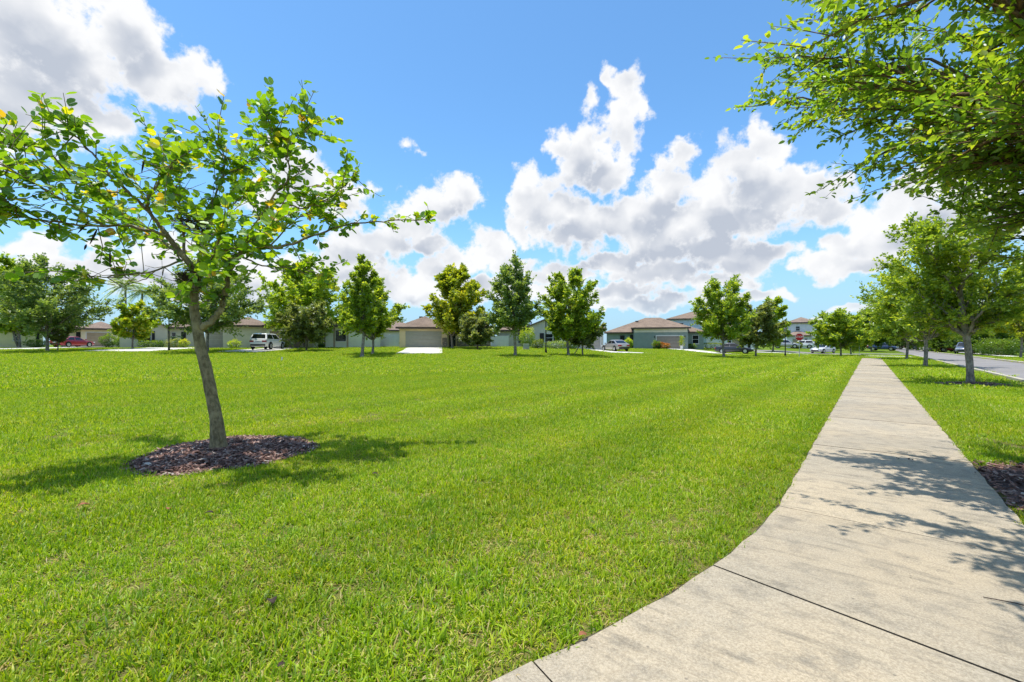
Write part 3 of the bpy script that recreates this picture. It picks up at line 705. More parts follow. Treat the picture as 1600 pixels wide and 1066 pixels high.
def px_tree(name, label, px, by, Z, x0, x1, ytop, ybot, shape, lm, bark=None, seed=None, n=(16, 8, 5, 8), leaf=.16, up=.35, spike=1.0, group=None, tr=None, **kw):
    """a tree on the ground at depth Z whose crown spans columns x0..x1 and rows ytop..ybot"""
    p = at(px, Z); k = Z/F; H = (by-ytop)*k; h0 = (by-ybot)*k; Rc = (x1-x0)/2*k*.94; offx = ((x0+x1)/2-px)*k
    NTREE[0] += 1; seed = seed or 40+NTREE[0]
    sp = dict(seed=seed, H=H, h0=h0, Rc=Rc, shape=shape, n_limb=int(n[0]*1.7), n_sec=n[1]+1, n_twig=n[2], n_leaf=n[3]+3, leaf=leaf*1.35, trunk_r=tr or .012*H+.03, up=up, spike=spike, off=(offx*.7, 0))
    sp.update(kw); return add_tree(name, label, p, 0.0, sp, LM[lm], bark or m_bark_grey, group)
GP = 'trees at the far side of the lawn'; GR = 'elms along the street verge'
px_tree('elm_tree', 'broad low-branching elm at the left, in front of the red car', 74, 548, 45, -5, 158, 410, 510, 'spread', 'grey', n=(20, 9, 5, 9), leaf=.19, group=GP, fork=1.6, up=.5)
px_tree('elm_tree', 'dark spreading elm right behind the leaning young tree', 325, 551, 44, 236, 412, 418, 503, 'spread', 'grey', n=(20, 9, 5, 9), leaf=.19, group=GP, fork=1.9)
px_tree('elm_tree', 'pointed elm with the darker front trunk, left of the white fence', 567, 559, 36, 528, 606, 401, 517, 'cone', 'elm', n=(20, 8, 5, 9), leaf=.15, up=.75, group=GP)
px_tree('elm_tree', 'forked elm just behind the pointed elm, beside the white fence', 582, 553, 40, 517, 627, 437, 515, 'spread', 'elm', n=(18, 8, 5, 9), leaf=.17, up=.5, group=GP, fork=1.3)
px_tree('elm_tree', 'open feathery elm standing right of the tan house', 804, 556, 37, 752, 846, 408, 514, 'cone', 'grey', n=(19, 8, 5, 9), leaf=.16, up=.7, spike=1.3, group=GP)
px_tree('elm_tree', 'dense egg-shaped elm in front of the grey gabled house', 887, 553, 40, 843, 944, 420, 528, 'oval', 'elm', n=(24, 9, 5, 10), leaf=.16, up=.6, group=GP)
px_tree('elm_tree', 'round spiky-topped elm in front of the green house', 1131, 555, 45, 1080, 1174, 436, 526, 'oval', 'elm', n=(21, 9, 5, 9), leaf=.17, up=.6, spike=1.25, group=GP)
px_tree('oak_tree', 'small greyish oak right of the dark parked car', 1182, 551, 50, 1150, 1220, 467, 533, 'round', 'olive', n=(16, 8, 5, 8), leaf=.2, group=GP)
px_tree('leafy_tree', 'tall fresh-green tree behind the greyish oak', 1208, 546, 74, 1186, 1232, 461, 535, 'oval', 'bright', n=(16, 7, 5, 8), leaf=.27, group=GP)
px_tree('oak_tree', 'small olive oak beside the white parked sport utility car', 479, 548, 46, 434, 518, 477, 530, 'round', 'olive', n=(18, 8, 5, 8), leaf=.19, group=GP, multi=1)
px_tree('leafy_tree', 'large fresh-green tree behind the olive oak', 474, 544, 56, 408, 548, 408, 524, 'oval', 'bright', n=(24, 8, 5, 8), leaf=.30, group=GP)
px_tree('maple_tree', 'tall yellow-green maple in front of the tan house', 706, 543, 55, 672, 764, 417, 522, 'oval', 'maple', n=(26, 8, 5, 9), leaf=.27, up=.9, group=GP)
px_tree('oak_tree', 'small grey-green oak under the tall maple', 746, 545, 51, 714, 777, 493, 536, 'round', 'olive', n=(16, 8, 5, 8), leaf=.2, group=GP, bark=m_bark_warm)
px_tree('oak_tree', 'small staked oak right of the dense elm', 911, 552, 41, 888, 946, 490, 532, 'round', 'olive', n=(14, 8, 5, 7), leaf=.16, group=GP)
px_tree('flame_tree', 'small tree with yellow and orange leaf tips before the left houses', 208, 537, 52, 184, 243, 468, 520, 'round', 'autumn', n=(13, 7, 4, 8), leaf=.24, group=GP)
px_tree('sapling', 'thin staked sapling in front of the red car', 91, 543, 46, 78, 110, 505, 528, 'round', 'olive', n=(8, 5, 3, 6), leaf=.16, group=GP, tr=.05)
px_tree('leafy_tree', 'tall green tree at the far left edge', 29, 535, 60, -25, 62, 396, 512, 'oval', 'bright', n=(22, 8, 5, 8), leaf=.30, group=GP, multi=1)
px_tree('leafy_tree', 'round green tree right of the stop sign', 1313, 557, 54, 1262, 1346, 486, 540, 'spread', 'elm', n=(18, 8, 5, 8), leaf=.2, group=GP, bark=m_bark_grey)
px_tree('leafy_tree', 'darker green tree behind the street name sign', 1329, 551, 66, 1300, 1366, 494, 538, 'round', 'elm', n=(15, 7, 5, 8), leaf=.25, group=GP)
px_tree('leafy_tree', 'dark crown behind the blue car', 1362, 547, 84, 1322, 1402, 482, 536, 'round', 'dark', n=(16, 7, 5, 8), leaf=.32, group=GP)
# street elms along the verge of the road
def verge(s, label, p=2.78, **kw):
    q = ps(p, s); return Vector((q[0], q[1], -0.03))
for s, seed, H, Rc, lean, lb in ((22.2, 5, 6.2, 2.2, (-.10, .02), 'leaning street elm in a mulch patch, nearest the road bend at right'), (38.0, 11, 6.4, 2.7, (-.05, 0), 'middle street elm of the verge with a pale trunk'), (55.6, 17, 6.8, 3.5, (-.02, 0), 'farthest street elm of the verge by the end of the walk')):
    near = s < 30
    sp = dict(seed=seed, H=H, h0=1.9, Rc=Rc, shape='vase', n_limb=24, n_sec=12, n_twig=6 if near else 5, n_leaf=16 if near else 12, leaf=.12 if near else .19, trunk_r=.108, up=.55, spike=1.4, lean=lean, fork=1.75, detail=False, sides=10)
    add_tree('elm_tree', lb, verge(s, ''), 0.0, sp, LM['elm'], m_bark_grey, GR)
q = ps(2.80, 5.7)
sp = dict(seed=23, H=7.4, h0=2.68, Rc=3.55, shape='spread', n_limb=60, n_sec=18, n_twig=8, n_leaf=20, leaf=.070, trunk_r=.15, up=.22, spike=.98, lean=(0, 0), fork=2.1, detail=True, twig_wood=True, sides=12)
add_tree('elm_tree', 'overhanging elm whose leafy boughs fill the upper right corner', Vector((q[0], q[1], -.02)), 0.6, sp, LM['elm_near'], m_bark_warm, GR)
# trees across the road
GF = 'trees across the street'
FT = [(1596, 559, 46, 1556, 1640, 470, 520, 'round', 'maple', 'yellowish tree across the road at the right edge'),
 (1556, 551, 62, 1518, 1600, 496, 546, 'round', 'dark', 'dark bushy tree across the road, low to the ground'),
 (1513, 549, 74, 1484, 1548, 486, 541, 'round', 'grey', 'grey-green tree across the road behind the leaning street elm'),
 (1478, 546, 84, 1450, 1508, 490, 540, 'round', 'dark', 'dark tree across the road, left of the grey-green one'),
 (1462, 545, 88, 1430, 1492, 480, 538, 'oval', 'elm', 'green tree across the road between the two nearer verge trunks'),
 (1432, 544, 104, 1396, 1466, 482, 537, 'round', 'grey', 'pale grey tree far down the street'),
 (1408, 543, 118, 1376, 1440, 486, 537, 'round', 'olive', 'olive tree farthest down the street'),
 (1640, 552, 60, 1588, 1690, 462, 536, 'oval', 'olive', 'tall olive tree beyond the right edge of the road'),
 (1548, 545, 92, 1500, 1600, 474, 536, 'oval', 'olive', 'tall olive tree behind the dark bushy tree')]
for (px, by, Z, x0, x1, yt, yb, sh, lm, lb) in FT:
    px_tree('leafy_tree', lb, px, by, Z, x0, x1, yt, yb, sh, lm, n=(15, 7, 5, 8), leaf=.0035*Z+.02, group=GF)

# palm behind the houses on the left
def palm(px, Z, by, ytop, label, R_=2.6):
    k = Z/F; p = at(px, Z); H = (by-ytop)*k-1.0; root = empty('palm_tree', p); tag(root, label, 'palm', 'palms behind the left houses')
    MB().tube([(0, 0, -.1), (.08, 0, H*.5), (0, 0, H)], [.2, .16, .15], 8).obj('trunk', m_bark_grey, root, True)
    g = np.random.default_rng(int(px)); P, A, N, Ls = [], [], [], []
    for i in range(34):
        a = i*2.39996; e = g.uniform(-.5, 1.25); d = np.array([math.cos(a)*math.cos(e), math.sin(a)*math.cos(e), math.sin(e)]); Lf = R_*g.uniform(.8, 1.1)
        for j in range(26):
            t_ = (j+1)/26; c = np.array([0, 0, H])+d*Lf*t_+np.array([0, 0, -.55*Lf*t_*t_]); tg = unit(d+np.array([0, 0, -1.1*t_])); sv = unit(np.cross(tg, [0, 0, 1.0]))
            for sg in (-1, 1):
                P.append(c); A.append(unit(sv*sg*.8+tg*.6+np.array([0, 0, -.35]))); N.append(unit(np.array([0, 0, 1.])+g.normal(0, .2, 3))); Ls.append(.75*(1-.6*abs(t_-.45)))
    Ls = np.array(Ls); link('crown', leaves_mesh('crown', np.array(P), np.array(A), np.array(N), Ls, Ls*.15, False, g.uniform(0, 1, len(P))), LM['grey'], root)
palm(196, 80, 540, 436, 'feathery palm rising behind the beige house', 3.6)
palm(222, 84, 540, 445, 'second feathery palm behind the beige house, right of the first', 3.4)

# ------------------------------------------------------------------ the leaning young orchid tree in the foreground
def P3(px, py, Z): return np.array([(px-800)/F*Z, Z, CH+(HOR-py)/F*Z])
TB = np.array([-3.72, 5.64, 0.0])
def orchid():
    g = np.random.default_rng(3); root = empty('orchid_tree', tuple(TB)); tag(root, 'leaning young tree with two-lobed leaves standing in a ring of bark mulch', 'tree')
    loc = lambda a: np.array(a)-TB
    wood = MB()
    Zt = 5.64
    tk = [(343,722,Zt),(342,706,Zt),(341,692,Zt),(338,655,Zt),(331,620,Zt),(323,580,Zt),(314,545,Zt),(308,510,Zt),(303,482,Zt),(304,455,5.62),(303,425,5.6),(288,402,5.55),(270,380,5.5),(252,356,5.4)]
    rp = [24,18.5,14.2,11.0,10.2,9.9,9.5,8.6,7.7,6.8,6.0,5.2,4.6,4.0]
    def smooth_line(pts, per):
        T = np.linspace(0, len(pts)-1, (len(pts)-1)*per+1); out = []
        for t_ in T:
            i = min(int(t_), len(pts)-2); f = t_-i; p0, p1, p2, p3 = pts[max(i-1, 0)], pts[i], pts[i+1], pts[min(i+2, len(pts)-1)]
            out.append(.5*((2*p1)+(-p0+p2)*f+(2*p0-5*p1+4*p2-p3)*f*f+(-p0+3*p1-3*p2+p3)*f**3))
        return np.array(out)
    pts = smooth_line(np.array([loc(P3(*q)) for q in tk]), 4); rs = smooth_line(np.array([[r*.82*Zt/F]*3 for r in rp]), 4)[:, 0]
    rs = rs*(1+.035*np.sin(np.arange(len(rs))*1.9)+g.normal(0, .012, len(rs)))       # knots and swellings
    wood.tube(pts, rs, 18)
    limbs = []
    def limb(q, r0, r1=.004):
        pts = np.array([loc(P3(*a)) for a in q]); 
        # smooth the polyline
        T = np.linspace(0, len(pts)-1, (len(pts)-1)*5+1); out = []
        for t_ in T:
            i = min(int(t_), len(pts)-2); f = t_-i; p0, p1, p2, p3 = pts[max(i-1, 0)], pts[i], pts[i+1], pts[min(i+2, len(pts)-1)]
            out.append(.5*((2*p1)+(-p0+p2)*f+(2*p0-5*p1+4*p2-p3)*f*f+(-p0+3*p1-3*p2+p3)*f**3))
        out = np.array(out); n = len(out); out[1:] += g.normal(0, .008, (n-1, 3))
        wood.tube(out, [r0+(r1-r0)*(k/(n-1))**.8 for k in range(n)], 8 if r0 > .02 else 5, False); limbs.append(out); return out
    limb([(316,512,5.64),(333,500,5.66),(345,482,5.7),(353,455,5.75),(358,425,5.8),(366,402,5.85),(382,393,5.9),(410,388,6.0)], .046, .022)
    limb([(410,388,6.0),(450,383,6.05),(490,368,6.1),(540,352,6.15),(590,346,6.2),(640,344,6.25),(672,342,6.25)], .022)
    limb([(372,398,5.86),(410,415,5.9),(460,420,6.0),(505,430,6.1)], .014)
    limb([(358,425,5.8),(395,360,5.75),(425,310,5.7),(452,270,5.65),(440,230,5.6),(428,205,5.55),(412,175,5.5)], .020)
    limb([(446,250,5.63),(462,215,5.6),(478,205,5.55),(485,188,5.55)], .009)
    limb([(425,310,5.7),(470,325,5.9),(505,315,6.0),(535,295,6.05),(555,275,6.1)], .012)
    limb([(420,388,6.0),(455,350,6.2),(490,330,6.3),(520,345,6.4)], .012)
    limb([(303,425,5.6),(318,380,5.7),(330,330,5.8),(345,280,5.9),(350,245,5.9),(332,212,5.8)], .022)
    limb([(345,280,5.9),(385,255,6.0),(420,232,6.1)], .010)
    limb([(288,402,5.55),(285,350,5.7),(275,300,5.85),(258,262,5.9),(240,232,5.9)], .020)
    limb([(252,356,5.4),(235,332,5.3),(232,310,5.2),(245,290,5.2),(262,262,5.1),(285,245,5.0)], .026)
    limb([(235,332,5.3),(200,300,5.1),(165,265,4.95),(130,225,4.85),(108,205,4.8),(102,192,4.8)], .020)
    limb([(200,300,5.1),(170,300,5.2),(120,285,5.3),(70,265,5.3)], .012)
    limb([(262,370,5.45),(215,356,5.2),(160,352,5.0),(100,350,4.8),(40,340,4.6),(-10,330,4.45)], .022)
    limb([(160,352,5.0),(110,320,4.75),(60,290,4.55),(10,262,4.4),(-40,240,4.35)], .016)
    limb([(120,285,5.3),(70,235,5.0),(30,225,4.9),(-5,212,4.85)], .011)
    limb([(290,405,5.55),(245,422,5.3),(195,430,5.1),(150,432,5.0),(122,425,4.95)], .014)
    limb([(245,422,5.3),(215,440,5.4),(190,428,5.5)], .007)
    limb([(303,440,5.6),(320,420,5.2),(335,395,4.9),(345,360,4.7)], .016)
    limb([(335,395,4.9),(375,385,4.75),(420,360,4.7)], .010)
    limb([(296,412,5.6),(262,385,5.9),(225,360,6.2),(185,330,6.4),(150,310,6.5)], .018)
    limb([(310,400,5.7),(345,350,6.1),(375,310,6.4),(400,290,6.6)], .016)
    limb([(40,340,4.6),(20,320,4.4),(-20,300,4.3)], .008)
    TW = []
    ntr = len(limbs)
    for li, Lb in enumerate(limbs):
        n = len(Lb); seg = np.linalg.norm(np.diff(Lb, axis=0), axis=1).sum()
        start = .5 if li == 0 else .22; m = int(seg/(.078 if li not in (1,) else .15))+4
        if li in (16, 17): m, start = 5, .75
        if li == 2: m = m//2
        for k in range(m):
            t_ = start+(1-start)*(k+g.uniform())/m; i = min(int(t_*(n-1)), n-2); p = Lb[i]+(Lb[i+1]-Lb[i])*(t_*(n-1)-i); tg = unit(Lb[i+1]-Lb[i])
            d = unit(tg*.6+g.normal(0, .6, 3)+np.array([0, 0, .22])); Ls = g.uniform(.16, .62)*(1 if li != 1 else .4)
            e = p+d*Ls; md_ = (p+e)/2+g.normal(0, .025, 3); wood.tube([p, md_, e], [.0065, .005, .003], 4, False); TW.append((p, md_, e))
        TW.append((Lb[-3], Lb[-2], Lb[-1]))
    # low leafy sprouts round the fork
    for k in range(16):
        p = loc(P3(g.uniform(285, 350), g.uniform(400, 462), 5.6)); d = unit(g.normal(0, 1, 3)*np.array([1, .8, .6])+np.array([0, -.4, .1])); e = p+d*g.uniform(.15, .4); TW.append((p, (p+e)/2, e)); wood.tube([p, (p+e)/2, e], [.006, .004, .003], 4, False)
    # bare dead twigs, mostly on the left underside
    for k in range(60):
        Lb = limbs[int(g.choice([10, 13, 14, 16, 20, 9, 12]))]; i = int(g.integers(3, len(Lb)-4)); p = Lb[i]; d = unit(g.normal(0, 1, 3)*np.array([1, 1, .45])+np.array([-.4, 0, .05])); Ls = g.uniform(.2, .65)
        a = p+d*Ls*.5+g.normal(0, .05, 3); e = p+d*Ls+g.normal(0, .09, 3); wood.tube([p, a, e], [.006, .004, .002], 4, False)
    wood.obj('trunk', m_bark_young, root, True)
    # leaves
    P, A, N, S = [], [], [], []
    for (p, m_, e) in TW:
        nl = max(4, int(np.linalg.norm(e-p)/.040*g.uniform(.6, 1.15)))
        for k in range(nl):
            t_ = (k+.6)/nl; b = p+(m_-p)*2*t_ if t_ < .5 else m_+(e-m_)*(2*t_-1); tg = unit(e-p)
            sv = unit(np.cross(tg, [0, 0, 1.])+g.normal(0, .3, 3))*(1 if k % 2 else -1); ax = unit(sv*.8+tg*.45+g.normal(0, .3, 3)+np.array([0, 0, -.12]))
            P.append(b+ax*.02); A.append(ax); N.append(unit(np.array([0, 0, 1.])+g.normal(0, .55, 3))); S.append(g.uniform(.064, .110))
    P, A, N, S = map(np.array, (P, A, N, S)); n = len(P); Bv = unit(np.cross(A, N)); N = unit(np.cross(Bv, A))
    # outline of one half of the two-lobed blade: (along, out, lift)
    half = [(0, 0, 0), (.04, .30, .07), (.30, .50, .15), (.66, .50, .14), (.95, .36, .09), (1.0, .18, .05), (.80, .02, .0)]
    w = P+TB; dist = np.linalg.norm(w-np.array([0, 0, CH]), axis=1); sx_ = 800+F*w[:, 0]/w[:, 1]
    shown = S/dist*(sx_ > -5); order = np.argsort(-shown); big = set(order[:300].tolist())
    rest = np.array([i for i in range(n) if i not in big])
    def half_v(i, sg): return np.stack([P[i]+A[i]*S[i, None]*a+Bv[i]*S[i, None]*b*sg+N[i]*S[i, None]*c for a, b, c in half], 1)
    Vl, Vr = half_v(rest, -1), half_v(rest, 1); m = len(rest)
    V = np.concatenate([Vl, Vr], 1).reshape(-1, 3); b = np.arange(m)[:, None]*14
    Fq = np.concatenate([b+np.array([0, 1, 2, 3, 4, 5, 6])[::-1], b+7+np.array([0, 1, 2, 3, 4, 5, 6])]); rv = g.uniform(0, 1, m)
    tag(link('foliage', npmesh('foliage', V, Fq, np.concatenate([rv, rv])), LM['orchid'], root), kind='stuff')
    shapes = []
    for k in range(5):
        c = .7+.3*k; Vv = [(a, -b_, l*c) for a, b_, l in half]+[(a, b_, l*c) for a, b_, l in half]
        me = pym('leaf', Vv, [tuple(range(7)), tuple(range(13, 6, -1))]); me.materials.append(LM['orchid_one']); shapes.append(me)
    for j, i in enumerate(sorted(big)):
        o = bpy.data.objects.new('leaf', shapes[j % 5]); COL.objects.link(o); o.parent = root
        Mx = Matrix(((*A[i], 0), (*Bv[i], 0), (*N[i], 0), (0, 0, 0, 1))).transposed(); Mx = Matrix.Translation(P[i]) @ Mx @ Matrix.Scale(S[i], 4); o.matrix_local = Mx
    # long dark seed pods and the tangles of dead twigs
    mpod = paint('dry_pod', (0.030, 0.018, 0.012), .6); mtw = paint('dead_twig', (0.075, 0.048, 0.032), .85)
    for (px, py, Z, L_, a) in ((172,392,5.1,.19,.1),(140,345,4.9,.22,.9),(152,358,4.9,.20,.6),(276,398,5.5,.12,-.6),(225,250,5.2,.16,.3),(135,382,5.0,.07,.5),(398,232,5.8,.15,.4)):
        p = loc(P3(px, py, Z)); d = np.array([math.sin(a)*-.9, .1, -math.cos(a)]); q_ = [p+d*L_*t_ for t_ in np.linspace(0, 1, 6)]
        MB().tube(q_, [.003, .009, .011, .010, .007, .002], 6).obj('seed_pod', mpod, root, True)
    for (px, py, Z, rad_) in ((298,352,5.55,.26),(297,434,5.6,.19)):
        c = loc(P3(px, py, Z)); tm = MB()
        for k in range(190):
            a = g.uniform(0, 6.28); rr = rad_*g.uniform(.35, 1.0); h = g.normal(0, .05); th_ = a+math.pi/2+g.normal(0, .5); Lq = g.uniform(.10, .30)
            p = c+np.array([math.cos(a)*rr*.8, math.sin(a)*rr*.7, h]); d = np.array([math.cos(th_), math.sin(th_), g.normal(0, .3)])
            tm.tube([p-d*Lq/2, p+g.normal(0, .012, 3), p+d*Lq/2], [.0022, .0035, .0018], 3, False)
        tm.obj('twig_tangle', mtw, root)
    print('orchid leaves', n)
orchid()

# ------------------------------------------------------------------ houses
def m_roof(c):
    def f(t, o):
        p = obj_pos(t); sp = t.sep(p)
        b = t.n.new('ShaderNodeTexBrick'); b.inputs['Scale'].default_value = 1.0; b.inputs['Brick Width'].default_value = .33; b.inputs['Row Height'].default_value = .14; b.inputs['Mortar Size'].default_value = .012
        t.set(b.inputs['Vector'], t.comb(t.math('ADD', sp[0], sp[1]), t.math('MULTIPLY', sp[2], 2.2), 0.0)); t.set(b.inputs['Color1'], c); t.set(b.inputs['Color2'], tuple(v*.72 for v in c)); t.set(b.inputs['Mortar'], tuple(v*.5 for v in c))
        n = t.noise(p, .8, 5, .6); col = t.mix(t.smooth(n, .35, .7, 0, .45), b.outputs['Color'], tuple(v*1.25 for v in c))
        bsdf(t, o, col, .9, .15, bump=b.outputs['Fac'], bstr=.4)
    return f
ROOFS = {'brown': mat('shingle_brown', m_roof((0.235, 0.175, 0.135))), 'rose': mat('shingle_rose', m_roof((0.27, 0.20, 0.16))), 'tan': mat('shingle_tan', m_roof((0.255, 0.187, 0.14)))}
M_trim = paint('trim_white', (0.72, 0.70, 0.66), .5, 4, .1); M_fascia = paint('fascia_brown', (0.10, 0.072, 0.058), .6)
M_glass = mat('window_glass', lambda t, o: bsdf(t, o, (0.012, 0.016, 0.020), 0.08, 0.6))
M_dark = paint('door_dark', (0.018, 0.016, 0.020), .5); M_shut = paint('shutter_dark', (0.022, 0.022, 0.030), .55)
def m_stone(t, o):
    p = obj_pos(t); v = t.n.new('ShaderNodeTexVoronoi'); t.set(v.inputs['Vector'], t.vec('MULTIPLY', p, (1, 1, 1.8))); v.inputs['Scale'].default_value = 3.2
    c = t.mix(t.smooth(t.sep(v.outputs['Color'])[0], .2, .8), (0.26, 0.21, 0.155), (0.40, 0.34, 0.27)); c = t.mix(t.smooth(v.outputs['Distance'], .28, .45), c, (0.17, 0.15, 0.12))
    bsdf(t, o, c, .85, .2, bump=v.outputs['Distance'], bstr=.5)
M_stone = mat('stone_veneer', m_stone)
def stucco(name, c):
    c = tuple(min(.75, v*1.95) for v in c)
    return paint(name, c, .85, 1.3, .10, bump=.15, spec=.15)
def hip(mb, x0, x1, y0, y1, z, pitch, ov=.45, th=.16, ridge='auto'):
    x0 -= ov; x1 += ov; y0 -= ov; y1 += ov; w, d = x1-x0, y1-y0; cx, cy_ = (x0+x1)/2, (y0+y1)/2; h = pitch*min(w, d)/2; zt = z+th
    if w >= d: r0, r1 = (x0+d/2, cy_, zt+h), (x1-d/2-.01, cy_, zt+h)
    else: r0, r1 = (cx, y0+w/2, zt+h), (cx, y1-w/2-.01, zt+h)
    V = [(x0, y0, z), (x1, y0, z), (x1, y1, z), (x0, y1, z), (x0, y0, zt), (x1, y0, zt), (x1, y1, zt), (x0, y1, zt), r0, r1]
    Fc = [(3, 2, 1, 0), (0, 1, 5, 4), (1, 2, 6, 5), (2, 3, 7, 6), (3, 0, 4, 7)]
    Fc += [(4, 5, 9, 8), (5, 6, 9), (6, 7, 8, 9), (7, 4, 8)] if w >= d else [(4, 5, 8), (5, 6, 9, 8), (6, 7, 9), (7, 4, 8, 9)]
    mb.add(V, Fc); return zt+h
def gable(mb, wl, x0, x1, y0, y1, z, pitch, ov=.4, th=.16):
    w = x1-x0; cx = (x0+x1)/2; h = pitch*w/2
    wl.add([(x0, y0, z), (x1, y0, z), (cx, y0, z+h), (x0, y1, z), (x1, y1, z), (cx, y1, z+h)], [(0, 1, 2), (4, 3, 5)])
    a0, a1, b0, b1 = x0-ov, x1+ov, y0-ov, y1+ov; e = z-pitch*ov+.02
    for s_, xe in ((-1, a0), (1, a1)):
        V = [(xe, b0, e), (cx, b0, z+h+.02), (cx, b1, z+h+.02), (xe, b1, e)]; V += [(x, y, zz+th) for x, y, zz in V]
        q = [(0, 1, 2, 3), (7, 6, 5, 4), (0, 4, 5, 1), (3, 2, 6, 7), (0, 3, 7, 4)]; mb.add(V, q if s_ < 0 else [f[::-1] for f in q])
def house(name, label, c, Z, wings, feats, wallm, roofm, garm=None, rot=.92, extra=None, group='houses beyond the lawn'):
    """wings: (px0, px1, front offset m, depth m, wall height m, pitch, kind)"""
    th_ = math.atan2((c-800)/F, 1); k = Z*math.cos(th_)/F; mx = lambda px: (px-c)*k
    root = empty(name, at(c, Z), bearing(c)*rot); tag(root, label, 'house', group)
    wl, rf = MB(), MB(); fronts = []
    for (p0, p1, fo, dp, h, pit, kind) in wings:
        x0, x1 = mx(p0), mx(p1); wl.box(x0, x1, -fo, -fo+dp, -.6, h)
        if kind == 'gable': gable(rf, wl, x0, x1, -fo, -fo+dp, h, pit)
        elif kind == 'hip': hip(rf, x0, x1, -fo, -fo+dp, h, pit)
        fronts.append((x0, x1, -fo, h))
    wl.obj('wall', wallm, root); rf.obj('roof', roofm, root)
    fr = MB()
    for (p0, p1, fo, dp, h, pit, kind) in wings:      # dark fascia board under the eaves
        if kind == 'hip': fr.box(mx(p0)-.44, mx(p1)+.44, -fo-.465, -fo-.452, h-.10, h+.13)
    if fr.v: fr.obj('fascia', M_fascia, root)
    for ft in feats:
        kind, p0, p1, z0, z1, w_i = ft[:6]; y = fronts[w_i][2]; x0, x1 = mx(p0), mx(p1)
        if kind == 'garage':
            fm = ft[6]; MB().box(x0-.12, x1+.12, y-.02, y-.004, z0, z1+.14).obj('garage_surround', M_trim if len(ft) < 8 else ft[7], root)
            gd = empty('garage_door', (0, 0, 0)); gd.parent = root; n = 4
            for i in range(n):
                MB().box(x0, x1, y-.055, y-.022, z0+(z1-z0)*i/n+.008, z0+(z1-z0)*(i+1)/n-.008).obj('door_section', fm, gd, bevel=.01)
        elif kind == 'door':
            d = MB().box(x0, x1, y-.05, y-.004, z0, z1).obj('door', ft[6] if len(ft) > 6 else M_dark, root); MB().box(x1-.16, x1-.11, y-.11, y-.052, z0+.95, z0+1.1).obj('handle', M_trim, d)
        elif kind == 'window':
            wn = empty('window'); wn.parent = root; f = MB(); t_ = .07
            f.box(x0, x0+t_, y-.06, y-.003, z0, z1).box(x1-t_, x1, y-.06, y-.003, z0, z1).box(x0+t_+.001, x1-t_-.001, y-.06, y-.003, z1-t_, z1).box(x0+t_+.001, x1-t_-.001, y-.06, y-.003, z0, z0+t_).box(x0+t_+.001, x1-t_-.001, y-.05, y-.003, (z0+z1)/2-.025, (z0+z1)/2+.025)
            f.obj('frame', ft[6] if len(ft) > 6 else M_trim, wn); zm = (z0+z1)/2
            MB().box(x0+t_, x1-t_, y-.03, y-.004, z0+t_, zm-.026).obj('pane', M_glass, wn); MB().box(x0+t_, x1-t_, y-.03, y-.004, zm+.026, z1-t_).obj('pane', M_glass, wn)
            MB().box(x0-.08, x1+.08, y-.11, y-.003, z0-.08, z0-.002).obj('sill', M_trim, wn)
        elif kind == 'shutter': MB().box(x0, x1, y-.05, y-.004, z0, z1).obj('shutter', M_shut, root)
        elif kind == 'stone': MB().box(x0, x1, y-.09, y-.005, z0, z1).obj('stone_facing', M_stone, root)
        elif kind == 'band': MB().box(x0, x1, y-.04, y-.006, z0, z1).obj('trim_band', ft[6], root)
        elif kind == 'vent': MB().box(x0, x1, y+ft[6], y+ft[6]+.5, z0, z1).obj('roof_vent', M_fascia, root)
        elif kind == 'lamp': MB().cyl(((x0+x1)/2, y-.16, z0), .07, z1-z0, 8).box((x0+x1)/2-.03, (x0+x1)/2+.03, y-.12, y-.004, z1-.06, z1).obj('wall_lamp', M_dark, root)
    return root
beige = stucco('stucco_beige', (0.43, 0.335, 0.225)); tan = stucco('stucco_tan', (0.40, 0.305, 0.185)); grey = stucco('stucco_grey', (0.37, 0.325, 0.28)); sage = stucco('stucco_sage', (0.37, 0.33, 0.27))
cream = stucco('stucco_cream', (0.44, 0.385, 0.30)); teal = stucco('stucco_teal', (0.125, 0.150, 0.140)); bluegrey = stucco('stucco_bluegrey', (0.25, 0.31, 0.345)); pale = stucco('stucco_pale', (0.50, 0.50, 0.48)); lightblue = stucco('stucco_lightblue', (0.40, 0.48, 0.53)); greywall = stucco('stucco_greygreen', (0.31, 0.30, 0.265))
g_tan = paint('garage_tan', (0.40, 0.31, 0.20), .5); g_grey = paint('garage_grey', (0.33, 0.325, 0.27), .5); g_brown = paint('garage_brown', (0.32, 0.25, 0.20), .5); g_pale = paint('garage_pale', (0.40, 0.37, 0.33), .5); g_taupe = paint('garage_taupe', (0.27, 0.23, 0.20), .5)
house('beige_house', 'beige house with wide tan garage door behind the red car', 140, 66, [(96, 136, 0, 11, 2.55, .40, 'hip'), (128, 187, 1.6, 12, 2.6, .45, 'hip')],
 [('garage', 137, 173, 0, 2.1, 1, g_tan), ('door', 119, 126, .1, 2.2, 0), ('vent', 160, 163, 3.95, 4.3, 1, 3.0)], beige, ROOFS['rose'])
house('beige_house', 'beige house wall cut by the left edge of the photo', 5, 64, [(-120, 66, 0, 10, 2.6, .40, 'hip')], [('door', 66-8, 66-2, 0, 2.2, 0), ('window', 20, 34, .9, 2.2, 0)], beige, ROOFS['rose'])
house('grey_house', 'grey gabled house with dark shutters left of the leaning tree', 246, 60, [(190, 262, .6, 10, 2.75, .42, 'gable'), (255, 306, 0, 10, 2.65, .40, 'hip')],
 [('window', 222, 237, .75, 2.15, 0), ('shutter', 217, 221, .7, 2.2, 0), ('shutter', 238, 242.5, .7, 2.2, 0), ('door', 284, 292, .05, 2.15, 1), ('window', 268, 276, .9, 2.1, 1)], grey, ROOFS['brown'])
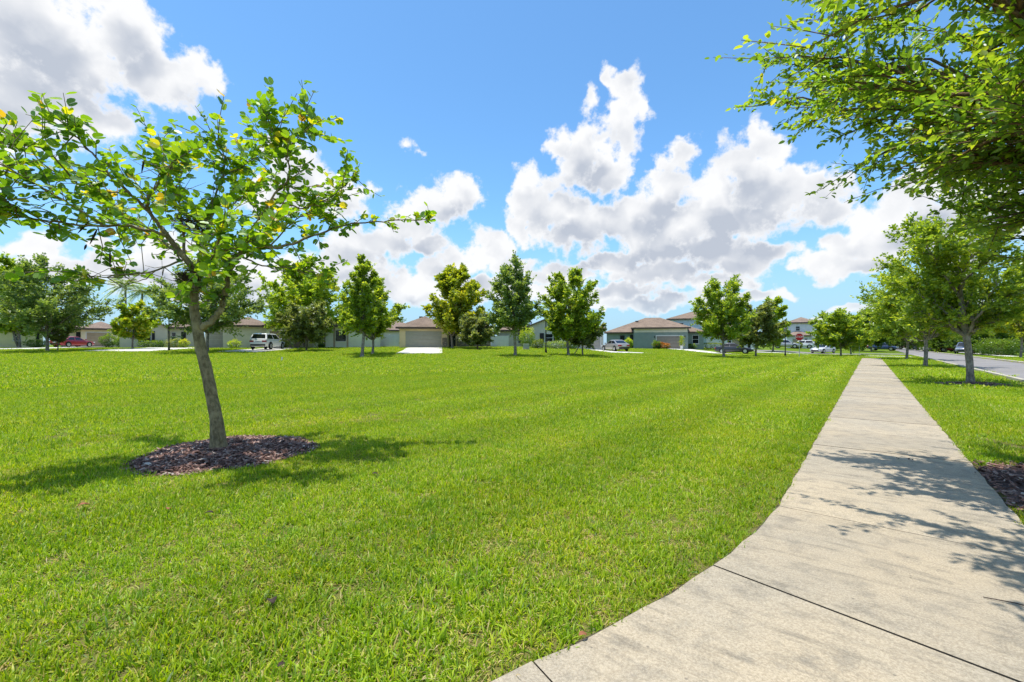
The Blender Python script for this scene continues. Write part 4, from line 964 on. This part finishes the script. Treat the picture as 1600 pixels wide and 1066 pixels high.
house('grey_house', 'grey-green house with pale garage behind the leaning tree', 375, 57, [(322, 357, 0, 10, 2.65, .40, 'hip'), (350, 424, 1.2, 11, 2.75, .40, 'hip')],
 [('garage', 327, 350, 0, 2.1, 0, g_pale)], sage, ROOFS['brown'])
house('cream_house', 'cream house with brown garage door behind the white parked car', 508, 58, [(420, 500, 0, 12, 2.7, .40, 'hip'), (490, 597, 1.0, 12, 2.75, .40, 'hip')],
 [('garage', 425, 470, 0, 2.1, 0, g_brown), ('door', 499, 505, .05, 2.15, 1, paint('door_teal', (.07, .13, .13))), ('window', 525, 541, .85, 2.25, 1, M_shut), ('band', 521, 524, 0, 2.6, 1, g_tan), ('band', 542, 545, 0, 2.6, 1, g_tan), ('band', 507, 509, 0, 2.6, 1, g_brown)], cream, ROOFS['rose'])
house('tan_house', 'tan house with wide grey garage door and white driveway', 697, 60, [(628, 699, 2.2, 12, 2.46, .46, 'hip'), (660, 768, 0, 13, 2.5, .45, 'hip')],
 [('garage', 637, 690.5, 0, 2.06, 0, g_grey, tan), ('stone', 691.5, 698.6, 0, 1.2, 0), ('door', 702, 712, .05, 2.15, 1), ('stone', 714, 767, 0, 1.15, 1), ('window', 733, 748, 1.2, 2.15, 1), ('vent', 655, 660, 3.85, 4.15, 0, 2.6)], tan, ROOFS['brown'])
h6 = house('grey_house', 'grey gabled house with solar panel behind the dense elm', 853, 62, [(776, 830, 0, 11, 2.35, .38, 'hip'), (818, 884, .8, 12, 2.6, .40, 'gable'), (880, 942, 0, 11, 2.5, .40, 'hip')],
 [('window', 810, 814, .6, 2.1, 0, M_shut), ('shutter', 843.5, 850, .7, 2.0, 1), ('window', 851, 864, .75, 1.95, 1), ('shutter', 865, 871, .7, 2.0, 1), ('garage', 909, 937, 0, 2.0, 2, g_pale)], greywall, ROOFS['rose'])
k6 = 62*math.cos(math.atan2(53/F, 1))/F
sp_ = MB(); sp_.add([(-3.9, .9, 3.00), (-2.0, .9, 3.00), (-2.0, 2.9, 3.76), (-3.9, 2.9, 3.76), (-3.9, .9, 3.06), (-2.0, .9, 3.06), (-2.0, 2.9, 3.82), (-3.9, 2.9, 3.82)], [(3, 2, 1, 0), (4, 5, 6, 7), (0, 1, 5, 4), (1, 2, 6, 5), (2, 3, 7, 6), (3, 0, 4, 7)])
sp_.obj('solar_panel', mat('solar', lambda t, o: bsdf(t, o, (0.10, 0.12, 0.16), .12, .9)), h6)
house('green_house', 'dark green house with taupe garage door and hip roof', 1018, 80, [(946, 1097, 0, 14, 2.75, .40, 'hip'), (990, 1071, 3.2, 8, 3.45, .34, 'hip'), (1073, 1097, .05, 6, 2.7, .0, 'flat')],
 [('garage', 1025, 1063, 0, 2.1, 1, g_taupe), ('window', 968, 975, .7, 2.3, 0, M_shut), ('door', 984, 989, 0, 2.4, 0), ('window', 1080, 1090, .75, 2.3, 2), ('band', 991, 1070, 2.75, 3.35, 1, sage), ('lamp', 1021, 1023, 1.8, 2.1, 1), ('lamp', 1065.5, 1067.5, 1.8, 2.1, 1), ('vent', 992, 997, 4.85, 5.2, 0, 4.6)], teal, ROOFS['tan'])
house('two_storey_house', 'blue-grey two-storey house behind the green house', 1095, 96, [(1043, 1150, 0, 11, 6.15, .34, 'hip')], [('window', 1060, 1068, 4.2, 5.4, 0)], bluegrey, ROOFS['tan'])
house('white_house', 'pale house wall behind the clipped yellow hedge', 1136, 86, [(1103, 1182, 0, 10, 2.9, .38, 'hip')], [('window', 1136, 1143, .7, 2.3, 0), ('band', 1144, 1160, 0, 2.8, 0, g_tan), ('door', 1168, 1172, 0, 2.1, 0)], pale, ROOFS['tan'])
house('two_storey_house', 'light blue two-storey house behind the stop sign', 1254, 100, [(1231, 1274, 0, 9, 5.75, .42, 'hip'), (1229, 1264, 1.6, 6, 2.75, .45, 'hip'), (1262, 1290, .6, 8, 2.9, .0, 'flat')],
 [('garage', 1238, 1252, 0, 2.1, 1, g_tan), ('window', 1256, 1261, .8, 2.2, 1), ('window', 1243, 1250, 3.9, 5.0, 0), ('window', 1272, 1277, .6, 2.2, 2)], lightblue, ROOFS['rose'])
# a few roofs further back that fill gaps between the trees
house('far_house', 'brown hip roof showing between the fence and the tan house', 612, 78, [(560, 660, 0, 11, 2.75, .40, 'hip')], [], greywall, ROOFS['rose'])

# ------------------------------------------------------------------ white vinyl fences
M_vinyl = paint('vinyl', (0.80, 0.82, 0.80), .45, 2, .08)
def fence(px0, px1, Z, h, label):
    a, b = at(px0, Z), at(px1, Z); L_ = (b-a).length; root = empty('vinyl_fence', a, math.atan2(b.y-a.y, b.x-a.x)); tag(root, label, 'fence', 'white fences between the houses')
    n = max(1, round(L_/1.9)); 
    for i in range(n+1): MB().box(L_*i/n-.06, L_*i/n+.06, -.06, .06, -.5, h+.06).obj('post', M_vinyl, root, bevel=.01)
    for i in range(n):
        x0, x1 = L_*i/n+.062, L_*(i+1)/n-.062; m = 11; p = MB()
        for j in range(m): p.box(x0+(x1-x0)*j/m+.003, x0+(x1-x0)*(j+1)/m-.003, -.015, .015, -.3, h-.08)
        p.obj('panel', M_vinyl, root); MB().box(x0, x1, -.03, .03, h-.079, h).obj('rail', M_vinyl, root)
fence(588, 629, 62, 1.75, 'white vinyl fence left of the tan house')
fence(768, 794, 62, 1.55, 'white vinyl fence right of the tan house')

# ------------------------------------------------------------------ shrubs
def shrub(name, label, px, Z, w, h, lm, seed, box=False, cat='shrub', leaf=.10, n=900, group='shrubs by the houses'):
    root = empty(name, at(px, Z, -.02), bearing(px)); tag(root, label, cat, group); g = np.random.default_rng(seed)
    st = MB()
    for i in range(7):
        a = g.uniform(0, 6.28); st.tube([(0, 0, -.05), (math.cos(a)*w*.12, math.sin(a)*w*.1, h*.3), (math.cos(a)*w*.3, math.sin(a)*w*.22, h*.72)], [.03, .02, .008], 4)
    st.obj('stem', m_bark_warm, root)
    n = int(n*max(1, w*h/1.2)); d = unit(g.normal(0, 1, (n, 3))); 
    if box: q = g.uniform(-1, 1, (n, 3)); k = g.integers(0, 3, n); q[np.arange(n), k] = np.sign(q[np.arange(n), k])*g.uniform(.8, 1.02, n); P = q*np.array([w/2, .45, h/2])+np.array([0, 0, h/2+.02]); d = unit(q)
    else:
        rr = g.uniform(.55, 1.05, n)*(1+.16*np.sin(d[:, 0]*5+seed)*np.sin(d[:, 2]*4+1)); P = d*rr[:, None]*np.array([w/2, w*.42, h/2])+np.array([0, 0, h/2+.05])
    A = unit(d+g.normal(0, .5, P.shape)); N = unit(np.array([0, 0, 1.])+d*.6+g.normal(0, .4, P.shape)); s_ = leaf*g.uniform(.7, 1.4, n)
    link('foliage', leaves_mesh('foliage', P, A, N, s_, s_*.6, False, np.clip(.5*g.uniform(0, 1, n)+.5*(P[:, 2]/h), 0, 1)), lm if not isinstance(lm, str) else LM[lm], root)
LM['flower'] = leaf_mat('leaf_flower', [(0, (.05, .10, .015)), (.45, (.12, .15, .02)), (.55, (.45, .16, .03)), (1, (.55, .24, .06))], .25)
LM['hedge'] = leaf_mat('leaf_hedge', [(0, (.05, .10, .012)), (.6, (.14, .20, .02)), (1, (.34, .38, .04))], .4)
for i, a in enumerate([
 (170, 62, 2.1, 1.75, 'dark', 'large dark round shrub in front of the tan garage'), (190, 60, 1.6, 1.3, 'dark', 'dark shrub right of the large round shrub by the tan garage'),
 (205, 59, 1.7, 1.1, 'dark', 'low shrub behind the orange-tipped tree'), (238, 58.5, 3.2, .95, 'dark', 'low hedge under the shuttered window of the grey house'),
 (272, 57, 1.8, 1.2, 'olive', 'yellowish shrub near the lamp post behind the leaning tree'), (287, 57, 1.2, 1.1, 'autumn', 'brownish shrub beside the grey house entrance'), (366, 54, 1.5, 1.05, 'bright', 'round green shrub before the grey-green wall'),
 (57, 61, 2.6, 1.0, 'dark', 'dark low shrub left of the red car'), (629, 58, .7, .9, 'dark', 'small shrub at the left corner of the tan house'), (824, 58, 2.0, 2.7, 'bright', 'tall green shrub before the grey gabled house'),
 (841, 55, 1.6, 1.1, 'hedge', 'yellow-green low shrub right of the tall green shrub'), (868, 57, 3.2, 1.0, 'grey', 'grey-green hedge under the dark windows'), (893, 57, 2.0, 1.2, 'dark', 'dark shrub behind the dense elm trunk'),
 (982, 74, 1.4, 1.7, 'bright', 'light green shrub right of the silver sedan'), (1035, 73, 2.6, 1.0, 'flower', 'orange flowering shrub before the taupe garage'), (1026, 72.5, 1.3, 1.3, 'dark', 'narrow dark shrub left of the orange flowers'),
 (1078, 77, 2.1, .85, 'dark', 'low dark hedge under the white-framed window'), (445, 55, 1.0, .9, 'hedge', 'small variegated shrub by the brown garage'), (502, 56, .8, .6, 'dark', 'small dark shrub beside the teal door'),
 (1247, 92, 1.6, 1.3, 'hedge', 'small shrub between the white cars and the light blue house'), (1300, 86, 3.5, 1.7, 'hedge', 'yellow-green shrub behind the white sedan'), (1336, 90, 3.0, 1.6, 'bright', 'green shrub left of the blue car'),
 (1560, 58, 4.5, 2.2, 'dark', 'wide dark shrub across the road'), (1535, 66, 3.5, 1.8, 'dark', 'second dark shrub across the road, left of the wide one')]):
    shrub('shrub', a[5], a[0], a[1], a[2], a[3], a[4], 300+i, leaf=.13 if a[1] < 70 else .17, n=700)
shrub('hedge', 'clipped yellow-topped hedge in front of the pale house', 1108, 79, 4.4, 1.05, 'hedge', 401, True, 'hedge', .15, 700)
# potted plants by the green house
M_pot = paint('pot_white', (0.75, 0.74, 0.70), .4)
for i, (px, Z, h, lb) in enumerate(((1065, 74.5, .62, 'white planter with a tall green plant right of the taupe garage'),)):
    root = empty('planter', at(px, Z)); tag(root, lb, 'planter'); MB().cyl((0, 0, 0), .18, h, 12, r2=.27).obj('pot', M_pot, root)
    g = np.random.default_rng(9); n = 260; P = np.stack([g.normal(0, .2, n), g.normal(0, .2, n), h+g.uniform(0, 1.6, n)], -1); A = unit(g.normal(0, 1, (n, 3))+np.array([0, 0, .8]))
    link('plant', leaves_mesh('plant', P, A, unit(g.normal(0, 1, (n, 3))), np.full(n, .26), np.full(n, .1), False, g.uniform(0, 1, n)), LM['bright'], root)

# ------------------------------------------------------------------ cars
M_tyre = mat('tyre', lambda t, o: bsdf(t, o, (0.015, 0.015, 0.016), .8, .2)); M_rim = mat('rim', lambda t, o: bsdf(t, o, (0.55, 0.56, 0.58), .3, .5, .8))
M_cglass = mat('car_glass', lambda t, o: bsdf(t, o, (0.010, 0.013, 0.016), .04, .8)); M_black = paint('black_trim', (0.014, 0.014, 0.015), .5)
M_tail = mat('tail_light', lambda t, o: bsdf(t, o, (0.30, 0.012, 0.012), .15, .6)); M_head = mat('head_light', lambda t, o: bsdf(t, o, (0.72, 0.76, 0.80), .1, .7)); M_plate = paint('plate', (0.6, 0.6, 0.6), .4)
def carpaint(name, c, metal=0.0): return mat(name, lambda t, o: bsdf(t, o, c, .32, .5, metal, **{'Coat Weight': .8, 'Coat Roughness': .06}))
PROF = {  # lower body stations: x from rear 0 to front 1, bottom, top; glasshouse: x at belt rear, roof rear, roof front, belt front; roof height
 'sedan': dict(L=4.7, W=1.82, H=1.45, st=[(0, .42, .82), (.03, .28, .98), (.12, .20, 1.02), (.30, .18, .98), (.62, .18, .95), (.72, .20, .92), (.92, .22, .78), (.98, .28, .68), (1, .40, .56)], gh=(.10, .30, .52, .70), belt=.92, wb=(.20, .80), wr=.33),
 'suv': dict(L=4.8, W=1.92, H=1.74, st=[(0, .48, .98), (.02, .34, 1.12), (.10, .26, 1.14), (.40, .24, 1.10), (.66, .24, 1.08), (.75, .25, 1.04), (.93, .28, .94), (.985, .34, .82), (1, .46, .66)], gh=(.01, .09, .56, .73), belt=1.06, wb=(.19, .80), wr=.37),
 'pickup': dict(L=5.6, W=1.95, H=1.85, st=[(0, .50, 1.05), (.02, .42, 1.12), (.30, .32, 1.14), (.42, .30, 1.14), (.66, .30, 1.14), (.72, .32, 1.12), (.95, .34, 1.04), (.99, .38, .95), (1, .48, .75)], gh=(.36, .40, .60, .70), belt=1.1, wb=(.20, .82), wr=.39)}
def car(kind, label, px, Z, heading, m, group='parked cars', roofm=None, cladding=None):
    """heading: direction the nose points, degrees counter-clockwise from +X"""
    p = PROF[kind]; L_, Wd, H = p['L'], p['W']/2, p['H']; root = empty('parked_'+{'suv': 'sport_utility_car', 'sedan': 'sedan', 'pickup': 'pickup'}[kind], at(px, Z, .045), R(heading)); tag(root, label, 'car', group)
    b = MB(); V = []; n = 10
    for (x, z0, z1) in p['st']:
        X = (x-.5)*L_; w = Wd*(1-.16*abs(2*x-1)**5); 
        sec = [(-.86*w, z0), (-.97*w, z0+.1*(z1-z0)), (-w, z0+.45*(z1-z0)), (-.985*w, z0+.72*(z1-z0)), (-.90*w, z1-.03), (.90*w, z1-.03), (.985*w, z0+.72*(z1-z0)), (w, z0+.45*(z1-z0)), (.97*w, z0+.1*(z1-z0)), (.86*w, z0)]
        V += [(X, y, z) for y, z in sec]
    ns = len(p['st']); Fc = [(i*n+k, (i+1)*n+k, (i+1)*n+(k+1) % n, i*n+(k+1) % n) for i in range(ns-1) for k in range(n)]+[tuple(range(n)), tuple((ns-1)*n+k for k in range(n))[::-1]]
    b.add(V, Fc)
    xr, tr_, tf, xf = [(v-.5)*L_ for v in p['gh']]; zb = p['belt']; wb, wt = Wd*.93, Wd*.74
    zt = H; zs = H-.05
    gv = [(xr, -wb, zb), (xf, -wb, zb), (xf, wb, zb), (xr, wb, zb), (tr_, -wt, zs), (tf, -wt, zs), (tf, wt, zs), (tr_, wt, zs), (tr_+.12, -wt*.7, zt), (tf-.2, -wt*.7, zt), (tf-.2, wt*.7, zt), (tr_+.12, wt*.7, zt)]
    gf = [(0, 1, 5, 4), (1, 2, 6, 5), (2, 3, 7, 6), (3, 0, 4, 7), (4, 5, 9, 8), (5, 6, 10, 9), (6, 7, 11, 10), (7, 4, 8, 11), (8, 9, 10, 11)]
    b.add(gv, gf); body = b.obj('body', m, root, bevel=.03); body.data.polygons.foreach_set('use_smooth', np.ones(len(body.data.polygons), bool))
    def quad(a, b_, c, d, u0, u1, v0, v1, off):
        a, b_, c, d = map(Vector, (a, b_, c, d)); f = lambda u, v: (a*(1-u)+b_*u)*(1-v)+(d*(1-u)+c*u)*v
        q = [f(u0, v0), f(u1, v0), f(u1, v1), f(u0, v1)]; nn = (b_-a).cross(d-a).normalized(); q0_ = [x+nn*off for x in q]; q1_ = [x-nn*.02 for x in q]
        return MB().add(q0_+q1_, [(0, 1, 2, 3), (0, 4, 5, 1), (1, 5, 6, 2), (2, 6, 7, 3), (3, 7, 4, 0)])
    quad(gv[1], gv[2], gv[6], gv[5], .06, .94, .10, .93, .006).obj('windscreen', M_cglass, root)
    quad(gv[3], gv[0], gv[4], gv[7], .08, .92, .18, .90, .006).obj('rear_window', M_cglass, root)
    for sgn in (0, 1):
        A = (gv[0], gv[1], gv[5], gv[4]) if sgn == 0 else (gv[2], gv[3], gv[7], gv[6])
        spl = (.04, .47, .51, .93) if kind != 'pickup' else (.05, .45, .49, .93)
        if sgn: spl = tuple(1-v for v in spl[::-1])
        quad(*A, spl[0], spl[1], .12, .86, .006).obj('side_window', M_cglass, root); quad(*A, spl[2], spl[3], .12, .86, .006).obj('side_window', M_cglass, root)
    wr = p['wr']
    for wx in p['wb']:
        X = (wx-.5)*L_
        for sg in (-1, 1):
            y = sg*Wd*.985
            MB().cyl((X, min(y, y+sg*.008), wr+.02), wr*1.18, .008+.001, 20, 'y').obj('wheel_arch', M_black, root)
            wh = empty('wheel', (X, y, wr)); wh.parent = root
            MB().cyl((0, -.11 if sg > 0 else -.03, 0), wr, .14, 20, 'y').obj('tyre', M_tyre, wh, bevel=.02)
            MB().cyl((0, .031 if sg > 0 else -.039, 0), wr*.66, .008, 16, 'y').obj('rim', M_rim, wh)
    zl = p['st'][0][2]; x0 = -L_/2; x1 = L_/2; zh = p['st'][-1][2]
    for sg in (-1, 1):
        yc = sg*Wd*.66
        MB().box(x0-.012, x0+.14, yc-.22, yc+.22, zl-.20, zl-.02).obj('tail_light', M_tail, root, bevel=.02)
        MB().box(x1-.20, x1-.005, yc-.20, yc+.20, zh+.02, zh+.15).obj('headlight', M_head, root, bevel=.02)
        MB().box(xf-.12, xf+.05, sg*(Wd+.02)-.09, sg*(Wd+.02)+.09, zb+.02, zb+.15).obj('mirror', m, root, bevel=.02)
    MB().box(x1-.10, x1+.012, -Wd*.62, Wd*.62, p['st'][-1][1]-.06, p['st'][-1][1]+.12).obj('grille', M_black, root)
    MB().box(x0-.016, x0+.06, -Wd*.80, Wd*.80, p['st'][0][1]-.10, p['st'][0][1]+.08).obj('bumper', cladding or M_black, root, bevel=.02)
    MB().box(x0-.014, x0+.04, -.26, .26, zl-.22, zl-.08).obj('licence_plate', M_plate, root)
    return root
c_white = carpaint('paint_white', (0.72, 0.72, 0.72)); c_silver = carpaint('paint_silver', (0.42, 0.42, 0.42), .5); c_red = carpaint('paint_red', (0.30, 0.012, 0.022)); c_black = carpaint('paint_black', (0.018, 0.020, 0.026)); c_blue = carpaint('paint_blue', (0.020, 0.045, 0.13)); c_slate = carpaint('paint_slate', (0.13, 0.15, 0.20)); c_gold = carpaint('paint_champagne', (0.34, 0.32, 0.29), .4); c_brick = carpaint('paint_brick', (0.38, 0.05, 0.04))
car('sedan', 'red sedan parked in front of the beige house', 114, 61, 88, c_red)
car('suv', 'white sport utility car parked nose-in on the left driveway', 419, 49.5, 95, c_white)
car('sedan', 'silver sedan seen from behind on the driveway of the green house', 961, 58, 106, c_gold)
car('sedan', 'black coupe in profile behind the spiky-topped elm trunk', 1147, 61, -32, c_black)
car('suv', 'silver sport utility car, left one of the pair behind the stop sign', 1229, 90, -35, c_silver)
car('suv', 'white sport utility car, right one of the pair behind the stop sign', 1251, 94, 150, c_white)
car('sedan', 'white sedan on the cross street right of the stop sign', 1286, 73, 207, c_white)
car('pickup', 'red pickup parked left of the blue car', 1330, 104, -60, c_brick)
car('sedan', 'red sedan behind the green street name sign', 1344, 112, -60, c_red)
car('suv', 'dark blue sport utility car at the street corner', 1380, 92, -52, c_blue)
GS = 'cars across the street'
car('suv', 'white car farthest down the street', 1435, 118, 110, c_white, GS); car('sedan', 'white sedan across the street between two verge trunks', 1461, 92, -30, c_white, GS); car('sedan', 'pale sedan across the street, right of the other white sedan', 1474, 88, -30, c_silver, GS)
car('pickup', 'red pickup across the street', 1490, 86, -32, c_brick, GS); car('suv', 'slate blue car across the street behind the nearest verge trunk', 1508, 66, -140, c_slate, GS); car('suv', 'silver car across the street at the right edge', 1590, 62, -50, c_silver, GS)
car('sedan', 'dark car far down the street beyond the verge trees', 1416, 140, 50, c_black, GS)

# ------------------------------------------------------------------ street furniture
M_iron = paint('black_iron', (0.012, 0.012, 0.013), .45); M_lens = paint('lamp_lens', (0.55, 0.58, 0.60), .25); M_galv = mat('galvanised', lambda t, o: bsdf(t, o, (0.42, 0.43, 0.44), .45, .4, .7))
def lamp(px, Z, h, label):
    root = empty('street_lamp', at(px, Z)); tag(root, label, 'street lamp', 'black lamp posts round the lawn')
    MB().cyl((0, 0, -.1), .13, .45, 12, r2=.09).obj('base', M_iron, root); MB().cyl((0, 0, .35), .06, h-.9, 12, r2=.045).obj('pole', M_iron, root)
    hd = MB(); hd.cyl((0, 0, h-.55), .07, .06, 12).cyl((0, 0, h-.14), .24, .05, 12, r2=.20).cyl((0, 0, h-.09), .20, .14, 12, r2=.03)
    for a in range(4): hd.tube([(.10*math.cos(a*1.571), .10*math.sin(a*1.571), h-.5), (.20*math.cos(a*1.571), .20*math.sin(a*1.571), h-.14)], .012, 4)
    hd.obj('lantern', M_iron, root); MB().cyl((0, 0, h-.48), .09, .33, 12, r2=.17).obj('lens', M_lens, root)
lamp(264, 46, 3.8, 'black lamp post left of the leaning tree'); lamp(853, 43, 3.7, 'black lamp post left of the dense egg-shaped elm'); lamp(1227, 52, 3.35, 'black lamp post left of the stop sign')
def text_mesh(name, s, size, m, parent, loc, rot, extr=.004):
    cu = bpy.data.curves.new(name, 'FONT'); cu.body = s; cu.size = size; cu.align_x = 'CENTER'; cu.align_y = 'CENTER'; cu.extrude = extr
    o = bpy.data.objects.new(name, cu); COL.objects.link(o); bpy.context.view_layer.update()
    me = bpy.data.meshes.new_from_object(o.evaluated_get(bpy.context.evaluated_depsgraph_get())); bpy.data.objects.remove(o); bpy.data.curves.remove(cu)
    ob = link(name, me, m, parent); ob.location = loc; ob.rotation_euler = rot; return ob
M_sred = paint('sign_red', (0.42, 0.012, 0.018), .4); M_swhite = paint('sign_white', (0.75, 0.75, 0.75), .4); M_sgreen = paint('sign_green', (0.008, 0.17, 0.095), .4)
st = empty('stop_sign', at(1249, 47), bearing(1249)); tag(st, 'red octagonal stop sign on a thin post', 'stop sign')
MB().box(-.03, .03, -.02, .02, -.2, 2.62).obj('post', M_galv, st)
def octa(r, y0, y1, name, m):
    V = [(r*math.cos(R(22.5+45*k)), y, 2.2+r*math.sin(R(22.5+45*k))) for y in (y0, y1) for k in range(8)]
    return MB().add(V, [tuple(range(8)), tuple(range(15, 7, -1))]+[(k, 8+k, 8+(k+1) % 8, (k+1) % 8) for k in range(8)]).obj(name, m, st)
octa(.42, -.030, -.022, 'border', M_swhite); octa(.39, -.036, -.031, 'plate', M_sred); text_mesh('lettering', 'STOP', .30, M_swhite, st, (0, -.038, 2.2), (R(90), 0, 0))
ns_ = empty('street_name_sign', at(1342.5, 52), bearing(1342)); tag(ns_, 'crossed green street name blades on a grey post', 'street sign')
MB().cyl((0, 0, -.2), .022, 2.75, 10).obj('post', M_galv, ns_); MB().box(-.40, .42, -.012, .012, 2.42, 2.62).obj('name_blade', M_sgreen, ns_); b2 = MB().box(-.40, .40, -.012, .012, 2.66, 2.86).obj('name_blade', M_sgreen, ns_); b2.rotation_euler = (0, 0, R(62))
# utility box, meter pedestal and the little white marker in the turf
ub = empty('utility_box', at(822, 50)); tag(ub, 'grey-green utility box on a pad before the grey gabled house', 'utility box')
MB().box(-.45, .45, -.4, .4, 0, .10).obj('pad', mkerb, ub); MB().box(-.34, .34, -.3, .3, .101, .66).obj('cabinet', paint('cabinet', (.33, .36, .30), .5), ub, bevel=.03); MB().box(-.31, .31, -.312, -.302, .15, .60).obj('door', paint('cabinet_door', (.37, .40, .34), .5), ub)
mk = empty('marker_flag', at(439, 30)); tag(mk, 'tiny white marker flag stuck in the lawn', 'marker'); MB().tube([(0, 0, -.05), (.02, 0, .30)], .004, 6).obj('stake', M_galv, mk); MB().add([(0, -.003, .08), (.10, -.003, .10), (.14, -.02, .31), (.03, -.003, .30), (0, .003, .08), (.10, .003, .10), (.14, -.014, .31), (.03, .003, .30)], [(0, 1, 2, 3), (7, 6, 5, 4), (0, 4, 5, 1), (1, 5, 6, 2), (2, 6, 7, 3), (3, 7, 4, 0)]).obj('flag', M_swhite, mk)
# stake propping the small oak
stk = empty('tree_stake', at(906, 41.2)); tag(stk, 'pale diagonal prop leaning on the small oak right of the dense elm', 'stake'); MB().tube([(-.62, -.1, -.05), (.32, 0, 1.45)], .045, 8).obj('pole', paint('stake_wood', (.36, .27, .17), .8), stk)

# ------------------------------------------------------------------ fallen leaves and twigs
M_dead = paint('dead_leaf', (0.34, 0.13, 0.06), .7, 30, .4); M_deadd = paint('dead_leaf_dark', (0.05, 0.03, 0.022), .7, 30, .4)
def fallen(px, py, s_, m, label, z=0.004, rz=0.0):
    Z = F*CH/(py-HOR); x = (px-800)/F*Z; g = np.random.default_rng(int(px)); V = []; Fc = []
    for i, t_ in enumerate(np.linspace(0, 1, 6)):
        w = .33*math.sin(math.pi*min(max(t_, .04), .97))**.7; c = .18*math.sin(t_*3.1+.4)
        V += [(t_-.5, -w, c+.10*w+g.uniform(-.02, .05)), (t_-.5, 0, c-.05), (t_-.5, w, c+.16*w+g.uniform(-.02, .06))]
    for i in range(5):
        for k in range(2): Fc.append((3*i+k, 3*i+k+1, 3*i+3+k+1, 3*i+3+k))
    o = link('fallen_leaf', pym('fallen_leaf', V, Fc), m, None, True); o.location = (x, Z, z); o.rotation_euler = (0, 0, rz); o.scale = (s_*.6,)*3; sd_ = o.modifiers.new('thick', 'SOLIDIFY'); sd_.thickness = .012
    tag(o, label, 'leaf', 'fallen leaves')
fallen(911, 996, .075, M_dead, 'curled orange dead leaf on the edge of the sidewalk', .012, .4)
fallen(1423, 720, .11, M_deadd, 'dark curled leaf on the sidewalk, right one of a pair', .012, .2); fallen(1403, 718, .08, M_deadd, 'dark curled leaf on the sidewalk, left one of a pair', .012, 1.2)
fallen(131, 793, .12, M_dead, 'reddish dead leaf in the shade of the leaning tree', .02, 1.0); fallen(264, 799, .09, M_dead, 'smaller reddish leaf right of the reddish dead leaf', .022, 2.0)
fallen(327, 806, .10, M_deadd, 'dark curled leaf in the grass below the mulch ring', .022, .5); fallen(586, 744, .10, M_deadd, 'dark curled leaf in the grass right of the mulch ring', .022, .3)
fallen(425, 945, .12, M_deadd, 'brown dead leaf deep in the front grass', .02, 2.2); fallen(440, 1050, .06, M_deadd, 'small brown leaf at the bottom of the front grass', .03, 1.2)
fallen(230, 730, .16, paint('pale_bark', (.55, .50, .44), .8), 'pale curled leaf lying at the left of the mulch ring', .02, .1)
tw = empty('fallen_twig', ((1585-800)/F*(F*CH/(945-HOR)), F*CH/(945-HOR), .006)); tag(tw, 'thin bare twig lying on the sidewalk at the right edge', 'twig'); MB().tube([(-.10, .06, 0), (0, 0, .004), (.07, -.05, 0), (.16, -.08, .003)], [.0025, .003, .0025, .0015], 6).obj('stem', M_deadd, tw)
print('tris', sum(len(p.vertices)-2 for o in scene.objects if o.type == 'MESH' for p in o.data.polygons))
